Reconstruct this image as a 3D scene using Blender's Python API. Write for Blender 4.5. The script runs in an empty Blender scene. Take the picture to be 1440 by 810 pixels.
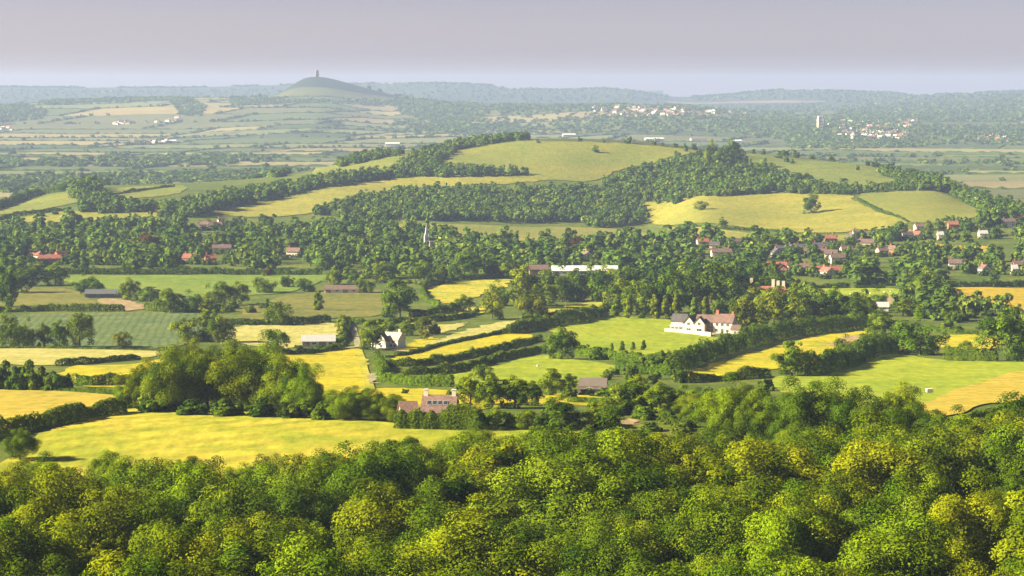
import bpy, math
import numpy as np
from mathutils import Vector, geometry
rng = np.random.default_rng(11)
C = bpy.context.scene.collection
R = math.radians
F = 3125.0            # focal length in photo pixels (photo 1440 x 810)
ZC = 150.0            # eye height above the sea
PITCH = math.atan((405 - 124) / F)
SP, CP = math.sin(PITCH), math.cos(PITCH)

# ------------------------------------------------------------------ terrain
def tan_of(py):
    v = -(py - 405) / F
    return (SP - v * CP) / (CP + v * SP)

def pchip(x, y, xi):
    x = np.asarray(x, float); y = np.asarray(y, float)
    h = np.diff(x); d = np.diff(y, axis=0) / h.reshape(-1, *([1] * (y.ndim - 1)))
    m = np.zeros_like(y)
    m[0] = d[0]; m[-1] = d[-1]
    a, b = d[:-1], d[1:]
    w1 = (2 * h[1:] + h[:-1]).reshape(-1, *([1] * (y.ndim - 1)))
    w2 = (h[1:] + 2 * h[:-1]).reshape(-1, *([1] * (y.ndim - 1)))
    with np.errstate(divide='ignore', invalid='ignore'):
        hm = (w1 + w2) / (w1 / a + w2 / b)
    m[1:-1] = np.where(a * b > 0, hm, 0.0)
    xi = np.clip(xi, x[0], x[-1])
    i = np.clip(np.searchsorted(x, xi) - 1, 0, len(x) - 2)
    sh = (-1,) + (1,) * (y.ndim - 1)
    t = ((xi - x[i]) / h[i]).reshape(sh); hh = h[i].reshape(sh)
    return ((1 + 2 * t) * (1 - t) ** 2 * y[i] + t * (1 - t) ** 2 * hh * m[i]
            + t * t * (3 - 2 * t) * y[i + 1] + t * t * (t - 1) * hh * m[i + 1])

VAL_D = [-400, -60, 0, 60, 120, 180, 240, 300, 380, 420, 460, 500, 540, 640, 760, 860, 960, 1080, 1220, 1380, 1540, 1720]
VAL_Z = [190, 152, 148.3, 131, 108, 91, 83, 79.5, 77, 78.5, 78.5, 76.5, 73.2, 64, 56, 49, 45, 41, 36, 34, 33.7, 34]
HILL_D = [1850, 2000, 2150, 2300, 2450, 2600, 2900, 3300]
HILL = {-400: (30, 28, 25, 20, 15, 12, 10, 10), 0: (38, 40, 37, 30, 22, 16, 10, 10), 120: (38, 44, 46.8, 48, 42, 30, 12, 10),
        250: (38.7, 42, 46, 48.4, 46, 34, 14, 10), 370: (35, 38.6, 42.7, 46, 49.6, 46, 20, 10), 480: (35, 39, 46, 55.8, 60.6, 61, 40, 12),
        560: (35, 37, 44, 56, 69, 77, 50, 12), 640: (33, 34, 40.6, 55.8, 73, 83, 58, 14), 760: (28, 26, 36, 51, 73, 91, 72, 22),
        900: (24, 23, 31, 46, 67, 87, 70, 20), 1000: (35, 40.6, 48, 59.5, 73, 79, 60, 18), 1100: (33, 39, 48, 57, 68, 72, 50, 15),
        1200: (37, 44, 49.5, 57, 66, 60, 35, 12), 1300: (43, 47, 51, 54.5, 54, 42, 20, 10), 1380: (44, 42.5, 41, 36, 27, 18, 12, 10),
        1440: (42, 39, 35, 26, 17, 13, 10, 10), 1800: (30, 25, 18, 13, 10, 10, 10, 10)}
FAR_D = [3800, 4400, 5200, 6000, 6800, 7400, 8000, 8600, 9500, 10500]
FAR = {-400: (10, 10, 10, 15, 30, 50, 60, 40, 40, 60), 0: (10, 10, 10, 19, 54, 88, 90, 60, 40, 90), 100: (10, 10, 10, 18, 54, 88, 105, 70, 40, 90),
       250: (10, 10, 10, 18, 60, 100, 114, 80, 40, 90), 340: (10, 10, 12, 27, 61, 95.5, 117, 80, 40, 90), 447: (10, 10, 12, 33, 67, 95, 122, 90, 45, 90),
       550: (10, 10, 10, 24, 46, 65, 104, 85, 45, 90), 640: (10, 10, 10, 29, 46, 77, 94, 75, 45, 90), 760: (10, 10, 10, 23, 50, 84, 88, 70, 45, 85),
       900: (10, 10, 12, 33, 72, 93, 86, 60, 45, 70), 1000: (10, 10, 12, 27, 60, 77, 75, 60, 45, 60), 1080: (10, 10, 10, 23, 42, 50, 60, 55, 45, 65),
       1160: (10, 10, 14, 35, 46, 52, 58, 60, 55, 80), 1300: (10, 10, 10, 28, 40, 48, 58, 66, 86, 105), 1440: (10, 10, 10, 25, 40, 52, 62, 74, 100, 120),
       1900: (10, 10, 10, 20, 40, 50, 60, 70, 90, 110)}
RIDGE = [(-400, 123), (0, 123), (200, 124), (340, 122), (400, 120), (520, 118.5), (620, 118), (690, 121), (720, 125), (800, 127), (850, 125),
         (880, 127), (930, 135), (960, 137), (1000, 135), (1050, 131), (1100, 127), (1160, 128), (1240, 131), (1300, 134), (1380, 131), (1440, 129), (1900, 128)]
UG = np.arange(-1200, 2641, 8.0)
hz = pchip(sorted(HILL), np.array([HILL[k] for k in sorted(HILL)], float), UG)
fz = pchip(sorted(FAR), np.array([FAR[k] for k in sorted(FAR)], float), UG)
rz = pchip([a for a, b in RIDGE], [150 - 3.84 * (b - 124) for a, b in RIDGE], UG)
NU = len(UG)
ALL_D = VAL_D + HILL_D + FAR_D + [12000, 13000, 15000, 18000, 20500]
cols = [np.full(NU, z, float) for z in VAL_Z] + list(hz.T) + list(fz.T) + [rz, rz * .85, np.full(NU, 50.), np.full(NU, 120.), np.full(NU, 90.)]
LD = lambda d: np.log(np.maximum(np.asarray(d, float), -420) + 600.0)
LG = np.linspace(LD(-400), LD(20500), 1500)
ZT = pchip(LD(ALL_D), np.array(cols), LG)          # (1500, NU)

def width_of(y):
    y = np.asarray(y, float)
    return np.where(y > 260, y, np.where(y < 60, 160.0, 160 + (y - 60) ** 2 / 400.0))

TOR_X, TOR_Y = (447 - 720) / F * 8000 * 1.0, 8000.0
def ground(x, y):
    x = np.asarray(x, float); y = np.asarray(y, float)
    u = np.clip(720 + F * x / width_of(y), UG[0], UG[-1] - 1e-3)
    fu = (u - UG[0]) / 8.0; iu = np.clip(fu.astype(int), 0, NU - 2); tu = fu - iu
    fl = np.clip((LD(y) - LG[0]) / (LG[1] - LG[0]), 0, len(LG) - 1.001); il = fl.astype(int); tl = fl - il
    z = (ZT[il, iu] * (1 - tu) * (1 - tl) + ZT[il, iu + 1] * tu * (1 - tl) + ZT[il + 1, iu] * (1 - tu) * tl + ZT[il + 1, iu + 1] * tu * tl)
    dx = (x - TOR_X) / 2.56; dy = np.clip(np.abs(y - TOR_Y) / 420.0, 0, 1)
    tl_ = np.clip((-dx - 5) / 62.0, 0, 1); left = np.cos(np.pi / 2 * tl_) ** 2
    tr = np.clip(np.sqrt((np.maximum(dx - 4, 0) / 168.0) ** 2 + .006) - .077, 0, 1); right = (1 - tr) ** 1.5
    z = z + 68 * np.where(dx < 0, left, right) * np.cos(np.pi / 2 * dy) ** 2
    amp = np.clip((y - 500) / 2500, 0, 1) * 1.2
    return z + amp * (np.sin(x / 61 + y / 143) * np.sin(y / 97 - x / 171))

MD = 170 * 1.0035 ** np.arange(0, 1368)
def hit(px, py):
    """the point of the ground seen at a photo pixel"""
    v = -(py - 405) / F; a = (px - 720) / F
    dx, dy, dz = a, CP + v * SP, -SP + v * CP
    t = MD
    g = ground(dx / dy * t, t); h = ZC + dz / dy * t - g
    k = np.nonzero(h <= 0)[0]
    if len(k) == 0: i = len(t) - 1; y = t[i]
    else:
        i = k[0]
        if i == 0: y = t[0]
        else: y = t[i - 1] + (t[i] - t[i - 1]) * h[i - 1] / (h[i - 1] - h[i])
    return np.array([dx / dy * y, y, float(ground(dx / dy * y, y))])

def project(x, y, z):
    dz = z - ZC; dep = y * CP - dz * SP
    return 720 + F * x / dep, 405 - F * (y * SP + dz * CP) / dep

def mpp(y): return y / F          # metres per photo pixel at a distance

# ------------------------------------------------------------------ materials
def new_mat(name):
    m = bpy.data.materials.new(name); m.use_nodes = True
    nt = m.node_tree; nt.nodes.clear()
    return m, nt, nt.nodes, nt.links

def N(nodes, t, **kw):
    n = nodes.new(t)
    for k, v in kw.items(): setattr(n, k, v)
    return n

def plain(name, col, rough=.7, var=.12, scale=1.5, spec=.3):
    m, nt, n, l = new_mat(name)
    out = N(n, 'ShaderNodeOutputMaterial'); b = N(n, 'ShaderNodeBsdfPrincipled')
    b.inputs['Roughness'].default_value = rough; b.inputs['Specular IOR Level'].default_value = spec
    tc = N(n, 'ShaderNodeTexCoord'); ns = N(n, 'ShaderNodeTexNoise'); ns.inputs['Scale'].default_value = scale; ns.inputs['Detail'].default_value = 5
    l.new(tc.outputs['Object'], ns.inputs['Vector'])
    mx = N(n, 'ShaderNodeMix', data_type='RGBA')
    mx.inputs[6].default_value = (*[c * (1 - var) for c in col], 1); mx.inputs[7].default_value = (*[min(1, c * (1 + var)) for c in col], 1)
    l.new(ns.outputs['Fac'], mx.inputs[0]); l.new(mx.outputs[2], b.inputs['Base Color']); l.new(b.outputs[0], out.inputs[0])
    return m

def tiles(name, col, var=.3, scale=(3.0, 8.0)):
    m, nt, n, l = new_mat(name)
    out = N(n, 'ShaderNodeOutputMaterial'); b = N(n, 'ShaderNodeBsdfPrincipled'); b.inputs['Roughness'].default_value = .8
    tc = N(n, 'ShaderNodeTexCoord'); br = N(n, 'ShaderNodeTexBrick')
    br.inputs['Color1'].default_value = (*[c * (1 - var) for c in col], 1); br.inputs['Color2'].default_value = (*[c * (1 + var) for c in col], 1)
    br.inputs['Mortar'].default_value = (*[c * .45 for c in col], 1); br.inputs['Scale'].default_value = 1
    br.inputs['Brick Width'].default_value = .35; br.inputs['Row Height'].default_value = .3; br.inputs['Mortar Size'].default_value = .03
    ns = N(n, 'ShaderNodeTexNoise'); ns.inputs['Scale'].default_value = .6; ns.inputs['Detail'].default_value = 6
    l.new(tc.outputs['Object'], br.inputs['Vector']); l.new(tc.outputs['Object'], ns.inputs['Vector'])
    mx = N(n, 'ShaderNodeMix', data_type='RGBA', blend_type='MULTIPLY'); mx.inputs[0].default_value = .6
    rp = N(n, 'ShaderNodeValToRGB'); rp.color_ramp.elements[0].position = .3; rp.color_ramp.elements[0].color = (.45, .45, .42, 1); rp.color_ramp.elements[1].position = .65
    l.new(ns.outputs['Fac'], rp.inputs[0]); l.new(br.outputs['Color'], mx.inputs[6]); l.new(rp.outputs[0], mx.inputs[7])
    l.new(mx.outputs[2], b.inputs['Base Color']); l.new(b.outputs[0], out.inputs[0])
    return m

def field_mat(name, a, b_, patch=None, k=1.0, rows=None, scale=.03, patch_amt=.5, bump=.25):
    """grass or crop: two colours mixed by noise of several sizes, optional larger patches of a third, optional rows (angle, spacing, strength)"""
    a = tuple(c * k for c in a); b_ = tuple(c * k for c in b_); patch = patch and tuple(c * k for c in patch)
    m, nt, n, l = new_mat(name)
    out = N(n, 'ShaderNodeOutputMaterial'); b = N(n, 'ShaderNodeBsdfPrincipled'); b.inputs['Roughness'].default_value = .95; b.inputs['Specular IOR Level'].default_value = .1
    tc = N(n, 'ShaderNodeTexCoord')
    n1 = N(n, 'ShaderNodeTexNoise'); n1.inputs['Scale'].default_value = scale; n1.inputs['Detail'].default_value = 9; n1.inputs['Roughness'].default_value = .65; n1.inputs['Distortion'].default_value = .6
    l.new(tc.outputs['Object'], n1.inputs['Vector'])
    rp = N(n, 'ShaderNodeValToRGB'); rp.color_ramp.elements[0].position = .40; rp.color_ramp.elements[1].position = .60
    rp.color_ramp.elements[0].color = (*a, 1); rp.color_ramp.elements[1].color = (*b_, 1)
    l.new(n1.outputs['Fac'], rp.inputs[0]); col = rp.outputs[0]
    if patch:
        n2 = N(n, 'ShaderNodeTexNoise'); n2.inputs['Scale'].default_value = scale * .45; n2.inputs['Detail'].default_value = 6
        mp = N(n, 'ShaderNodeMapping'); mp.inputs['Location'].default_value = (71, 33, 5); mp.inputs['Scale'].default_value = (.6, 1.4, 1)
        l.new(tc.outputs['Object'], mp.inputs[0]); l.new(mp.outputs[0], n2.inputs['Vector'])
        r2 = N(n, 'ShaderNodeValToRGB'); r2.color_ramp.elements[0].position = .47; r2.color_ramp.elements[1].position = .68
        r2.color_ramp.elements[1].color = (patch_amt,) * 3 + (1,)
        l.new(n2.outputs['Fac'], r2.inputs[0])
        mx = N(n, 'ShaderNodeMix', data_type='RGBA'); mx.inputs[7].default_value = (*patch, 1)
        l.new(r2.outputs[0], mx.inputs[0]); l.new(col, mx.inputs[6]); col = mx.outputs[2]
    if rows:
        ang, sp, st = rows
        mp = N(n, 'ShaderNodeMapping'); mp.inputs['Rotation'].default_value = (0, 0, R(ang))
        l.new(tc.outputs['Object'], mp.inputs[0])
        wv = N(n, 'ShaderNodeTexWave', bands_direction='X'); wv.inputs['Scale'].default_value = .314 / sp; wv.inputs['Distortion'].default_value = 3.2; wv.inputs['Detail'].default_value = 3; wv.inputs['Detail Scale'].default_value = .4
        l.new(mp.outputs[0], wv.inputs['Vector'])
        r3 = N(n, 'ShaderNodeValToRGB'); r3.color_ramp.elements[0].color = (1 - st,) * 3 + (1,); r3.color_ramp.elements[0].position = .1; r3.color_ramp.elements[1].position = .45
        l.new(wv.outputs['Fac'], r3.inputs[0])
        mx = N(n, 'ShaderNodeMix', data_type='RGBA', blend_type='MULTIPLY'); mx.inputs[0].default_value = 1
        l.new(col, mx.inputs[6]); l.new(r3.outputs[0], mx.inputs[7]); col = mx.outputs[2]
    n4 = N(n, 'ShaderNodeTexNoise'); n4.inputs['Scale'].default_value = .55; n4.inputs['Detail'].default_value = 6; n4.inputs['Roughness'].default_value = .75
    l.new(tc.outputs['Object'], n4.inputs['Vector'])
    r5 = N(n, 'ShaderNodeValToRGB'); r5.color_ramp.elements[0].position = .35; r5.color_ramp.elements[0].color = (.74, .80, .72, 1); r5.color_ramp.elements[1].position = .62; r5.color_ramp.elements[1].color = (1.08, 1.06, 1.05, 1)
    n6 = N(n, 'ShaderNodeTexNoise'); n6.inputs['Scale'].default_value = .16; n6.inputs['Detail'].default_value = 7; n6.inputs['Roughness'].default_value = .7
    l.new(tc.outputs['Object'], n6.inputs['Vector']); l.new(n6.outputs['Fac'], r5.inputs[0])
    m5 = N(n, 'ShaderNodeMix', data_type='RGBA', blend_type='MULTIPLY'); m5.inputs[0].default_value = 1; l.new(col, m5.inputs[6]); l.new(r5.outputs[0], m5.inputs[7]); col = m5.outputs[2]
    n7 = N(n, 'ShaderNodeTexNoise'); n7.inputs['Scale'].default_value = .42; n7.inputs['Detail'].default_value = 5; n7.inputs['Roughness'].default_value = .7
    mp7 = N(n, 'ShaderNodeMapping'); mp7.inputs['Rotation'].default_value = (0, 0, R(rows[0] if rows else 20)); mp7.inputs['Scale'].default_value = (1.0, .22, 1)
    l.new(tc.outputs['Object'], mp7.inputs[0]); l.new(mp7.outputs[0], n7.inputs['Vector'])
    r7 = N(n, 'ShaderNodeValToRGB'); r7.color_ramp.elements[0].position = .36; r7.color_ramp.elements[0].color = (.70, .80, .66, 1); r7.color_ramp.elements[1].position = .6; r7.color_ramp.elements[1].color = (1.1, 1.07, 1.06, 1)
    l.new(n7.outputs['Fac'], r7.inputs[0])
    m7 = N(n, 'ShaderNodeMix', data_type='RGBA', blend_type='MULTIPLY'); m7.inputs[0].default_value = 1; l.new(col, m7.inputs[6]); l.new(r7.outputs[0], m7.inputs[7]); col = m7.outputs[2]
    bp = N(n, 'ShaderNodeBump'); bp.inputs['Strength'].default_value = bump; bp.inputs['Distance'].default_value = 1.0
    l.new(n4.outputs['Fac'], bp.inputs['Height']); l.new(bp.outputs[0], b.inputs['Normal'])
    l.new(col, b.inputs['Base Color']); l.new(b.outputs[0], out.inputs[0])
    return m

def leaf_mat(name, lo, hi, tint, trans=.3):
    m, nt, n, l = new_mat(name)
    out = N(n, 'ShaderNodeOutputMaterial')
    at = N(n, 'ShaderNodeAttribute', attribute_name='shade')
    rp = N(n, 'ShaderNodeValToRGB'); rp.color_ramp.elements[0].color = (*lo, 1); rp.color_ramp.elements[1].color = (*hi, 1)
    l.new(at.outputs['Fac'], rp.inputs[0])
    mx = N(n, 'ShaderNodeMix', data_type='RGBA', blend_type='MULTIPLY'); mx.inputs[0].default_value = 1
    l.new(rp.outputs[0], mx.inputs[6])
    if tint == 'object':
        oi = N(n, 'ShaderNodeObjectInfo'); l.new(oi.outputs['Color'], mx.inputs[7])
    else:
        t2 = N(n, 'ShaderNodeAttribute', attribute_name='tint'); l.new(t2.outputs['Color'], mx.inputs[7])
    df = N(n, 'ShaderNodeBsdfDiffuse'); tr = N(n, 'ShaderNodeBsdfTranslucent'); sh = N(n, 'ShaderNodeMixShader'); sh.inputs[0].default_value = trans
    tm = N(n, 'ShaderNodeMix', data_type='RGBA', blend_type='MULTIPLY'); tm.inputs[0].default_value = 1; tm.inputs[7].default_value = (1.25, 1.15, .5, 1)
    l.new(mx.outputs[2], df.inputs['Color']); l.new(mx.outputs[2], tm.inputs[6]); l.new(tm.outputs[2], tr.inputs['Color'])
    l.new(df.outputs[0], sh.inputs[1]); l.new(tr.outputs[0], sh.inputs[2]); l.new(sh.outputs[0], out.inputs[0])
    return m

LEAF = leaf_mat('leaves', (.026, .060, .003), (.190, .248, .006), 'object', .12)
LEAF_FAR = leaf_mat('distant_leaves', (.040, .084, .010), (.130, .185, .020), 'attr', .2)
HEDGE_LEAF = leaf_mat('hedge_leaves', (.038, .080, .006), (.130, .180, .010), 'object', .2)
BARK = plain('bark', (.10, .075, .05), .9, .4, 6)
M = dict(
    fallow=field_mat('fallow_field', (.15, .115, .08), (.19, .14, .10), scale=.012, bump=.1),
    cone=field_mat('steep_hill_grass', (.018, .034, .016), (.028, .042, .018), scale=.012, bump=.1),
    wooded=field_mat('wooded_far_slopes', (.030, .045, .018), (.055, .070, .025), scale=.012, bump=0),
    rough=field_mat('rough_grass', (.065, .10, .012), (.12, .135, .018), (.05, .08, .012)),
    plain_=field_mat('plain_grass', (.10, .13, .04), (.20, .20, .07), (.16, .19, .06), scale=.006, bump=.1, k=0.55),
    wheat=field_mat('ripening_grass', (.40, .40, .030), (.58, .46, .050), (.27, .33, .02), rows=(48, 11, .16), scale=.05, patch_amt=.7, k=0.85*.86),
    gold=field_mat('golden_crop', (.56, .42, .05), (.66, .47, .07), (.46, .40, .06), rows=(62, 9, .1), scale=.05, patch_amt=.6, k=0.75*.86),
    straw=field_mat('cut_hay', (.66, .58, .17), (.78, .68, .24), (.60, .56, .12), rows=(70, 8, .08), scale=.04, patch_amt=.5, k=.52),
    butter=field_mat('buttercup_meadow', (.46, .40, .022), (.66, .50, .012), (.36, .37, .03), scale=.05, patch_amt=.6, k=0.8*.86),
    ochre=field_mat('ochre_meadow', (.50, .36, .03), (.60, .40, .03), (.36, .34, .04), scale=.03, patch_amt=.5, k=0.75*.86),
    green=field_mat('green_meadow', (.19, .29, .035), (.27, .34, .045), (.33, .35, .05), scale=.03, patch_amt=.3, rows=(92, 10, .05), k=0.6),
    lush=field_mat('lush_pasture', (.28, .36, .018), (.38, .43, .022), (.42, .42, .03), scale=.04, patch_amt=.6, k=0.75*.86),
    pasture=field_mat('cow_pasture', (.28, .36, .022), (.37, .42, .028), (.44, .42, .03), scale=.06, patch_amt=.7, k=0.8*.86),
    blue=field_mat('cabbage_crop', (.13, .19, .065), (.19, .24, .085), (.22, .26, .07), rows=(-7, 3.6, .26), scale=.05, patch_amt=.3, k=0.65),
    olive=field_mat('olive_grass', (.19, .20, .04), (.28, .25, .05), (.13, .16, .03), scale=.04, patch_amt=.6, k=0.62),
    hill=field_mat('hill_pasture', (.22, .255, .045), (.30, .29, .055), (.36, .29, .05), scale=.012, patch_amt=.75, k=0.65),
    hillgold=field_mat('hill_meadow', (.31, .29, .045), (.40, .35, .055), (.24, .26, .045), scale=.015, patch_amt=.7, k=0.68),
    down=field_mat('rough_down', (.18, .225, .05), (.26, .28, .06), (.12, .14, .04), scale=.02, patch_amt=.7, k=0.65),
    soil=field_mat('bare_soil', (.40, .27, .15), (.50, .36, .20), scale=.15, k=0.75*.86),
    track=field_mat('gravel_track', (.36, .30, .19), (.48, .41, .28), scale=.4, k=0.8*.86),
    white=plain('white_render', (.60, .54, .43), .8, .06, .5), cream=plain('cream_render', (.72, .62, .44), .8, .1, .5),
    stone=plain('pale_stone', (.48, .40, .28), .9, .25, 2), brown=plain('brown_stone', (.27, .17, .11), .9, .25, 2), brick=plain('red_brick', (.36, .14, .08), .85, .25, 3),
    red=tiles('red_tiles', (.32, .105, .065)), pink=tiles('faded_pink_tiles', (.215, .125, .10)), slate=tiles('dark_slate', (.085, .075, .080)), brownroof=tiles('brown_tiles', (.17, .105, .085)),
    grey=plain('grey_sheet', (.34, .34, .33), .5, .15, .8), pale=plain('pale_sheet', (.60, .58, .53), .5, .08, .3), duskroof=plain('dusky_sheet', (.13, .105, .09), .8, .2, .8), darksheet=plain('dark_sheet', (.10, .10, .11), .5, .2, .6),
    glass=plain('window_glass', (.03, .035, .045), .12, .1, 1, .6), frame=plain('window_frame', (.75, .73, .70), .5, .05), door=plain('painted_door', (.10, .11, .09), .5, .1),
    wood=plain('weathered_wood', (.22, .17, .12), .85, .3, 4), tyre=plain('tyre_rubber', (.03, .03, .03), .9, .1), wool=plain('wool', (.72, .68, .58), .95, .12, 8),
    pot=plain('clay_pot', (.45, .2, .11), .8, .1))

# ------------------------------------------------------------------ object helpers
def link(o, parent=None):
    C.objects.link(o)
    if parent is not None: o.parent = parent
    return o

def tag(o, label=None, cat=None, group=None, kind=None):
    if label: o['label'] = label
    if cat: o['category'] = cat
    if group: o['group'] = group
    if kind: o['kind'] = kind
    return o

def empty(name, loc, rz=0.0, scale=(1, 1, 1)):
    o = bpy.data.objects.new(name, None); o.location = loc; o.rotation_euler = (0, 0, rz); o.scale = scale
    o.empty_display_size = .2
    return link(o)

class MB:
    def __init__(s): s.v = []; s.f = []; s.m = []
    def add(s, vs, fs, mi=0):
        b = len(s.v); s.v += [tuple(v) for v in vs]; s.f += [tuple(i + b for i in f) for f in fs]; s.m += [mi] * len(fs); return s
    def box(s, x0, x1, y0, y1, z0, z1, mi=0):
        return s.add([(x0, y0, z0), (x1, y0, z0), (x1, y1, z0), (x0, y1, z0), (x0, y0, z1), (x1, y0, z1), (x1, y1, z1), (x0, y1, z1)],
                     [(3, 2, 1, 0), (4, 5, 6, 7), (0, 1, 5, 4), (1, 2, 6, 5), (2, 3, 7, 6), (3, 0, 4, 7)], mi)
    def tube(s, pts, rad, k=7, mi=0):
        pts = [Vector(p) for p in pts]; rings = []
        for i, p in enumerate(pts):
            d = (pts[min(i + 1, len(pts) - 1)] - pts[max(i - 1, 0)]).normalized()
            a = d.orthogonal().normalized(); b = d.cross(a)
            r = rad[i] if hasattr(rad, '__len__') else rad
            rings.append([p + (a * math.cos(t) + b * math.sin(t)) * r for t in [2 * math.pi * j / k for j in range(k)]])
        vs = [v for r in rings for v in r]; fs = []
        for i in range(len(pts) - 1):
            for j in range(k): fs.append((i * k + j, i * k + (j + 1) % k, (i + 1) * k + (j + 1) % k, (i + 1) * k + j))
        fs.append(tuple(range(k - 1, -1, -1))); fs.append(tuple((len(pts) - 1) * k + j for j in range(k)))
        return s.add(vs, fs, mi)
    def gable(s, x0, x1, y0, y1, z0, ze, zr, mi=0):          # walls with gables, ridge along x
        ym = (y0 + y1) / 2
        return s.add([(x0, y0, z0), (x1, y0, z0), (x1, y1, z0), (x0, y1, z0), (x0, y0, ze), (x1, y0, ze), (x1, y1, ze), (x0, y1, ze), (x0, ym, zr), (x1, ym, zr)],
                     [(3, 2, 1, 0), (0, 1, 5, 4), (2, 3, 7, 6), (1, 2, 6, 9, 5), (3, 0, 4, 8, 7), (4, 5, 9, 8), (6, 7, 8, 9)], mi)
    def roof(s, x0, x1, y0, y1, ze, zr, o=.35, t=.22, axis='x', mi=0):
        ym = (y0 + y1) / 2; k = (zr - ze) / (ym - y0)
        a = [(y0 - o, ze - o * k), (ym, zr), (y1 + o, ze - o * k)]
        prof = [(y, z + .03) for y, z in a] + [(y, z + .03 + t) for y, z in a[::-1]]
        vs = [(x0 - o, y, z) for y, z in prof] + [(x1 + o, y, z) for y, z in prof]
        fs = [(0, 1, 7, 6), (1, 2, 8, 7), (2, 3, 9, 8), (3, 4, 10, 9), (4, 5, 11, 10), (5, 0, 6, 11), (5, 4, 1, 0), (4, 3, 2, 1), (6, 7, 10, 11), (7, 8, 9, 10)]
        return s.add(vs, fs, mi)
    def turn(s):                                              # swap the axes so that the ridge runs along y
        s.v = [(-y, x, z) for x, y, z in s.v]; return s
    def mesh(s, name, mats):
        me = bpy.data.meshes.new(name); me.from_pydata(s.v, [], s.f)
        for m in (mats if isinstance(mats, (list, tuple)) else [mats]): me.materials.append(m)
        me.polygons.foreach_set('material_index', s.m); me.update(); return me
    def build(s, name, mats, parent=None, loc=None):
        o = bpy.data.objects.new(name, s.mesh(name, mats))
        if loc is not None: o.location = loc
        return link(o, parent)

def quads_mesh(name, V, mats, shade=None, tint=None, mi=None):
    """V: (n, 4, 3) separate quads"""
    n = len(V); me = bpy.data.meshes.new(name)
    me.vertices.add(n * 4); me.vertices.foreach_set('co', np.ascontiguousarray(V, np.float32).ravel())
    me.loops.add(n * 4); me.loops.foreach_set('vertex_index', np.arange(n * 4, dtype=np.int32))
    me.polygons.add(n); me.polygons.foreach_set('loop_start', np.arange(0, n * 4, 4, dtype=np.int32))
    me.update(calc_edges=True)
    if shade is not None:
        a = me.attributes.new('shade', 'FLOAT', 'FACE'); a.data.foreach_set('value', np.ascontiguousarray(shade, np.float32))
    if tint is not None:
        a = me.attributes.new('tint', 'FLOAT_COLOR', 'FACE'); a.data.foreach_set('color', np.ascontiguousarray(np.c_[tint, np.ones(n)], np.float32).ravel())
    for m in (mats if isinstance(mats, (list, tuple)) else [mats]): me.materials.append(m)
    if mi is not None: me.polygons.foreach_set('material_index', np.ascontiguousarray(mi, np.int32))
    me.validate()
    return me

def leaf_quads(P, Nrm, size, g, aspect=1.3):
    n = len(P)
    a = np.cross(Nrm, g.normal(size=(n, 3))); a /= np.linalg.norm(a, axis=1, keepdims=True) + 1e-9
    b = np.cross(Nrm, a)
    s = (size * g.uniform(.65, 1.35, n))[:, None] * .5
    a = a * s * aspect; b = b * s
    k = g.uniform(.55, .9, (n, 1))
    return np.stack([P - a * k - b, P + a - b * .25, P + a * k + b, P - a + b * .25], 1)

def unit(v): return v / (np.linalg.norm(v, axis=-1, keepdims=True) + 1e-9)

def crown(seed, n, leaf, nc=40, shape='round'):
    """a crown for a tree of height 1: leaf quads on uneven clumps spread through a lumpy dome"""
    g = np.random.default_rng(seed)
    d = unit(g.normal(size=(nc * 4, 3))); d = d[d[:, 2] > -.88][:nc]
    nc = len(d)
    lob = 1 + .16 * np.sin(3 * np.arctan2(d[:, 1], d[:, 0]) + g.uniform(0, 6)) + g.normal(0, .17, nc)
    rx, rz_, cz = {'round': (.36, .42, .52), 'tall': (.24, .45, .52), 'spread': (.42, .38, .53), 'cone': (.17, .46, .5)}[shape]
    c = d * (lob * g.uniform(.62, 1.0, nc))[:, None] * np.array([rx, rx, rz_]) * .82
    if shape == 'cone': c[:, :2] *= np.clip(1.15 - (c[:, 2:3] + .4) * 1.1, .12, 1.2)
    rc = g.uniform(.055, .15, nc) * (rx / .36) ** .6
    c[:, 2] += cz
    inner = np.array([[0, 0, cz + k * rz_ * .3] for k in (-.9, 0, .7)]); c = np.r_[c, inner]; rc = np.r_[rc, [rx * .5, rx * .62, rx * .5]]
    nc = len(c)
    w = rc ** 2; w[-3:] *= .35
    cnt = np.maximum(3, (n * w / w.sum()).astype(int))
    ids = np.repeat(np.arange(nc), cnt); n = len(ids)
    out = unit(c - np.array([0, 0, cz - .12])); 
    ld = unit(g.normal(size=(n, 3)) + out[ids] * .75 + np.array([0, 0, .25]))
    P = c[ids] + ld * (rc[ids] * np.where(g.random(n) < .22, g.uniform(.4, .8, n), g.uniform(.82, 1.22, n)))[:, None] * np.array([1, 1, .82])
    P[:, 2] = np.maximum(P[:, 2], .03 + .06 * g.random(n))
    zb = {'round': .02, 'tall': .02, 'spread': .07, 'cone': .05}[shape]; z0 = np.percentile(P[:, 2], 1.5); P[:, 2] = np.maximum(zb + (P[:, 2] - z0) * (1.0 - zb) / (1.0 - z0), zb)
    Nn = unit(ld + g.normal(size=(n, 3)) * .30 + np.array([0, 0, .1]))
    cs = g.uniform(.05, .8, nc)
    shade = np.clip(cs[ids] + g.normal(0, .085, n), 0, 1)
    return leaf_quads(P, Nn, leaf, g), shade

def trunk_mb(seed):
    g = np.random.default_rng(seed); mb = MB()
    mb.tube([(0, 0, -.03), (.006, 0, .1), (.0, .008, .25), (.01, 0, .42), (0, .01, .62)], [.034, .024, .02, .016, .007], 8)
    for k in range(6):
        a = k * 1.05 + g.uniform(0, .6); z = .2 + .05 * k
        mb.tube([(0, 0, z), (.09 * math.cos(a), .09 * math.sin(a), z + .09), (.2 * math.cos(a), .2 * math.sin(a), z + .18)], [.012, .009, .004], 5)
    return mb

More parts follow.
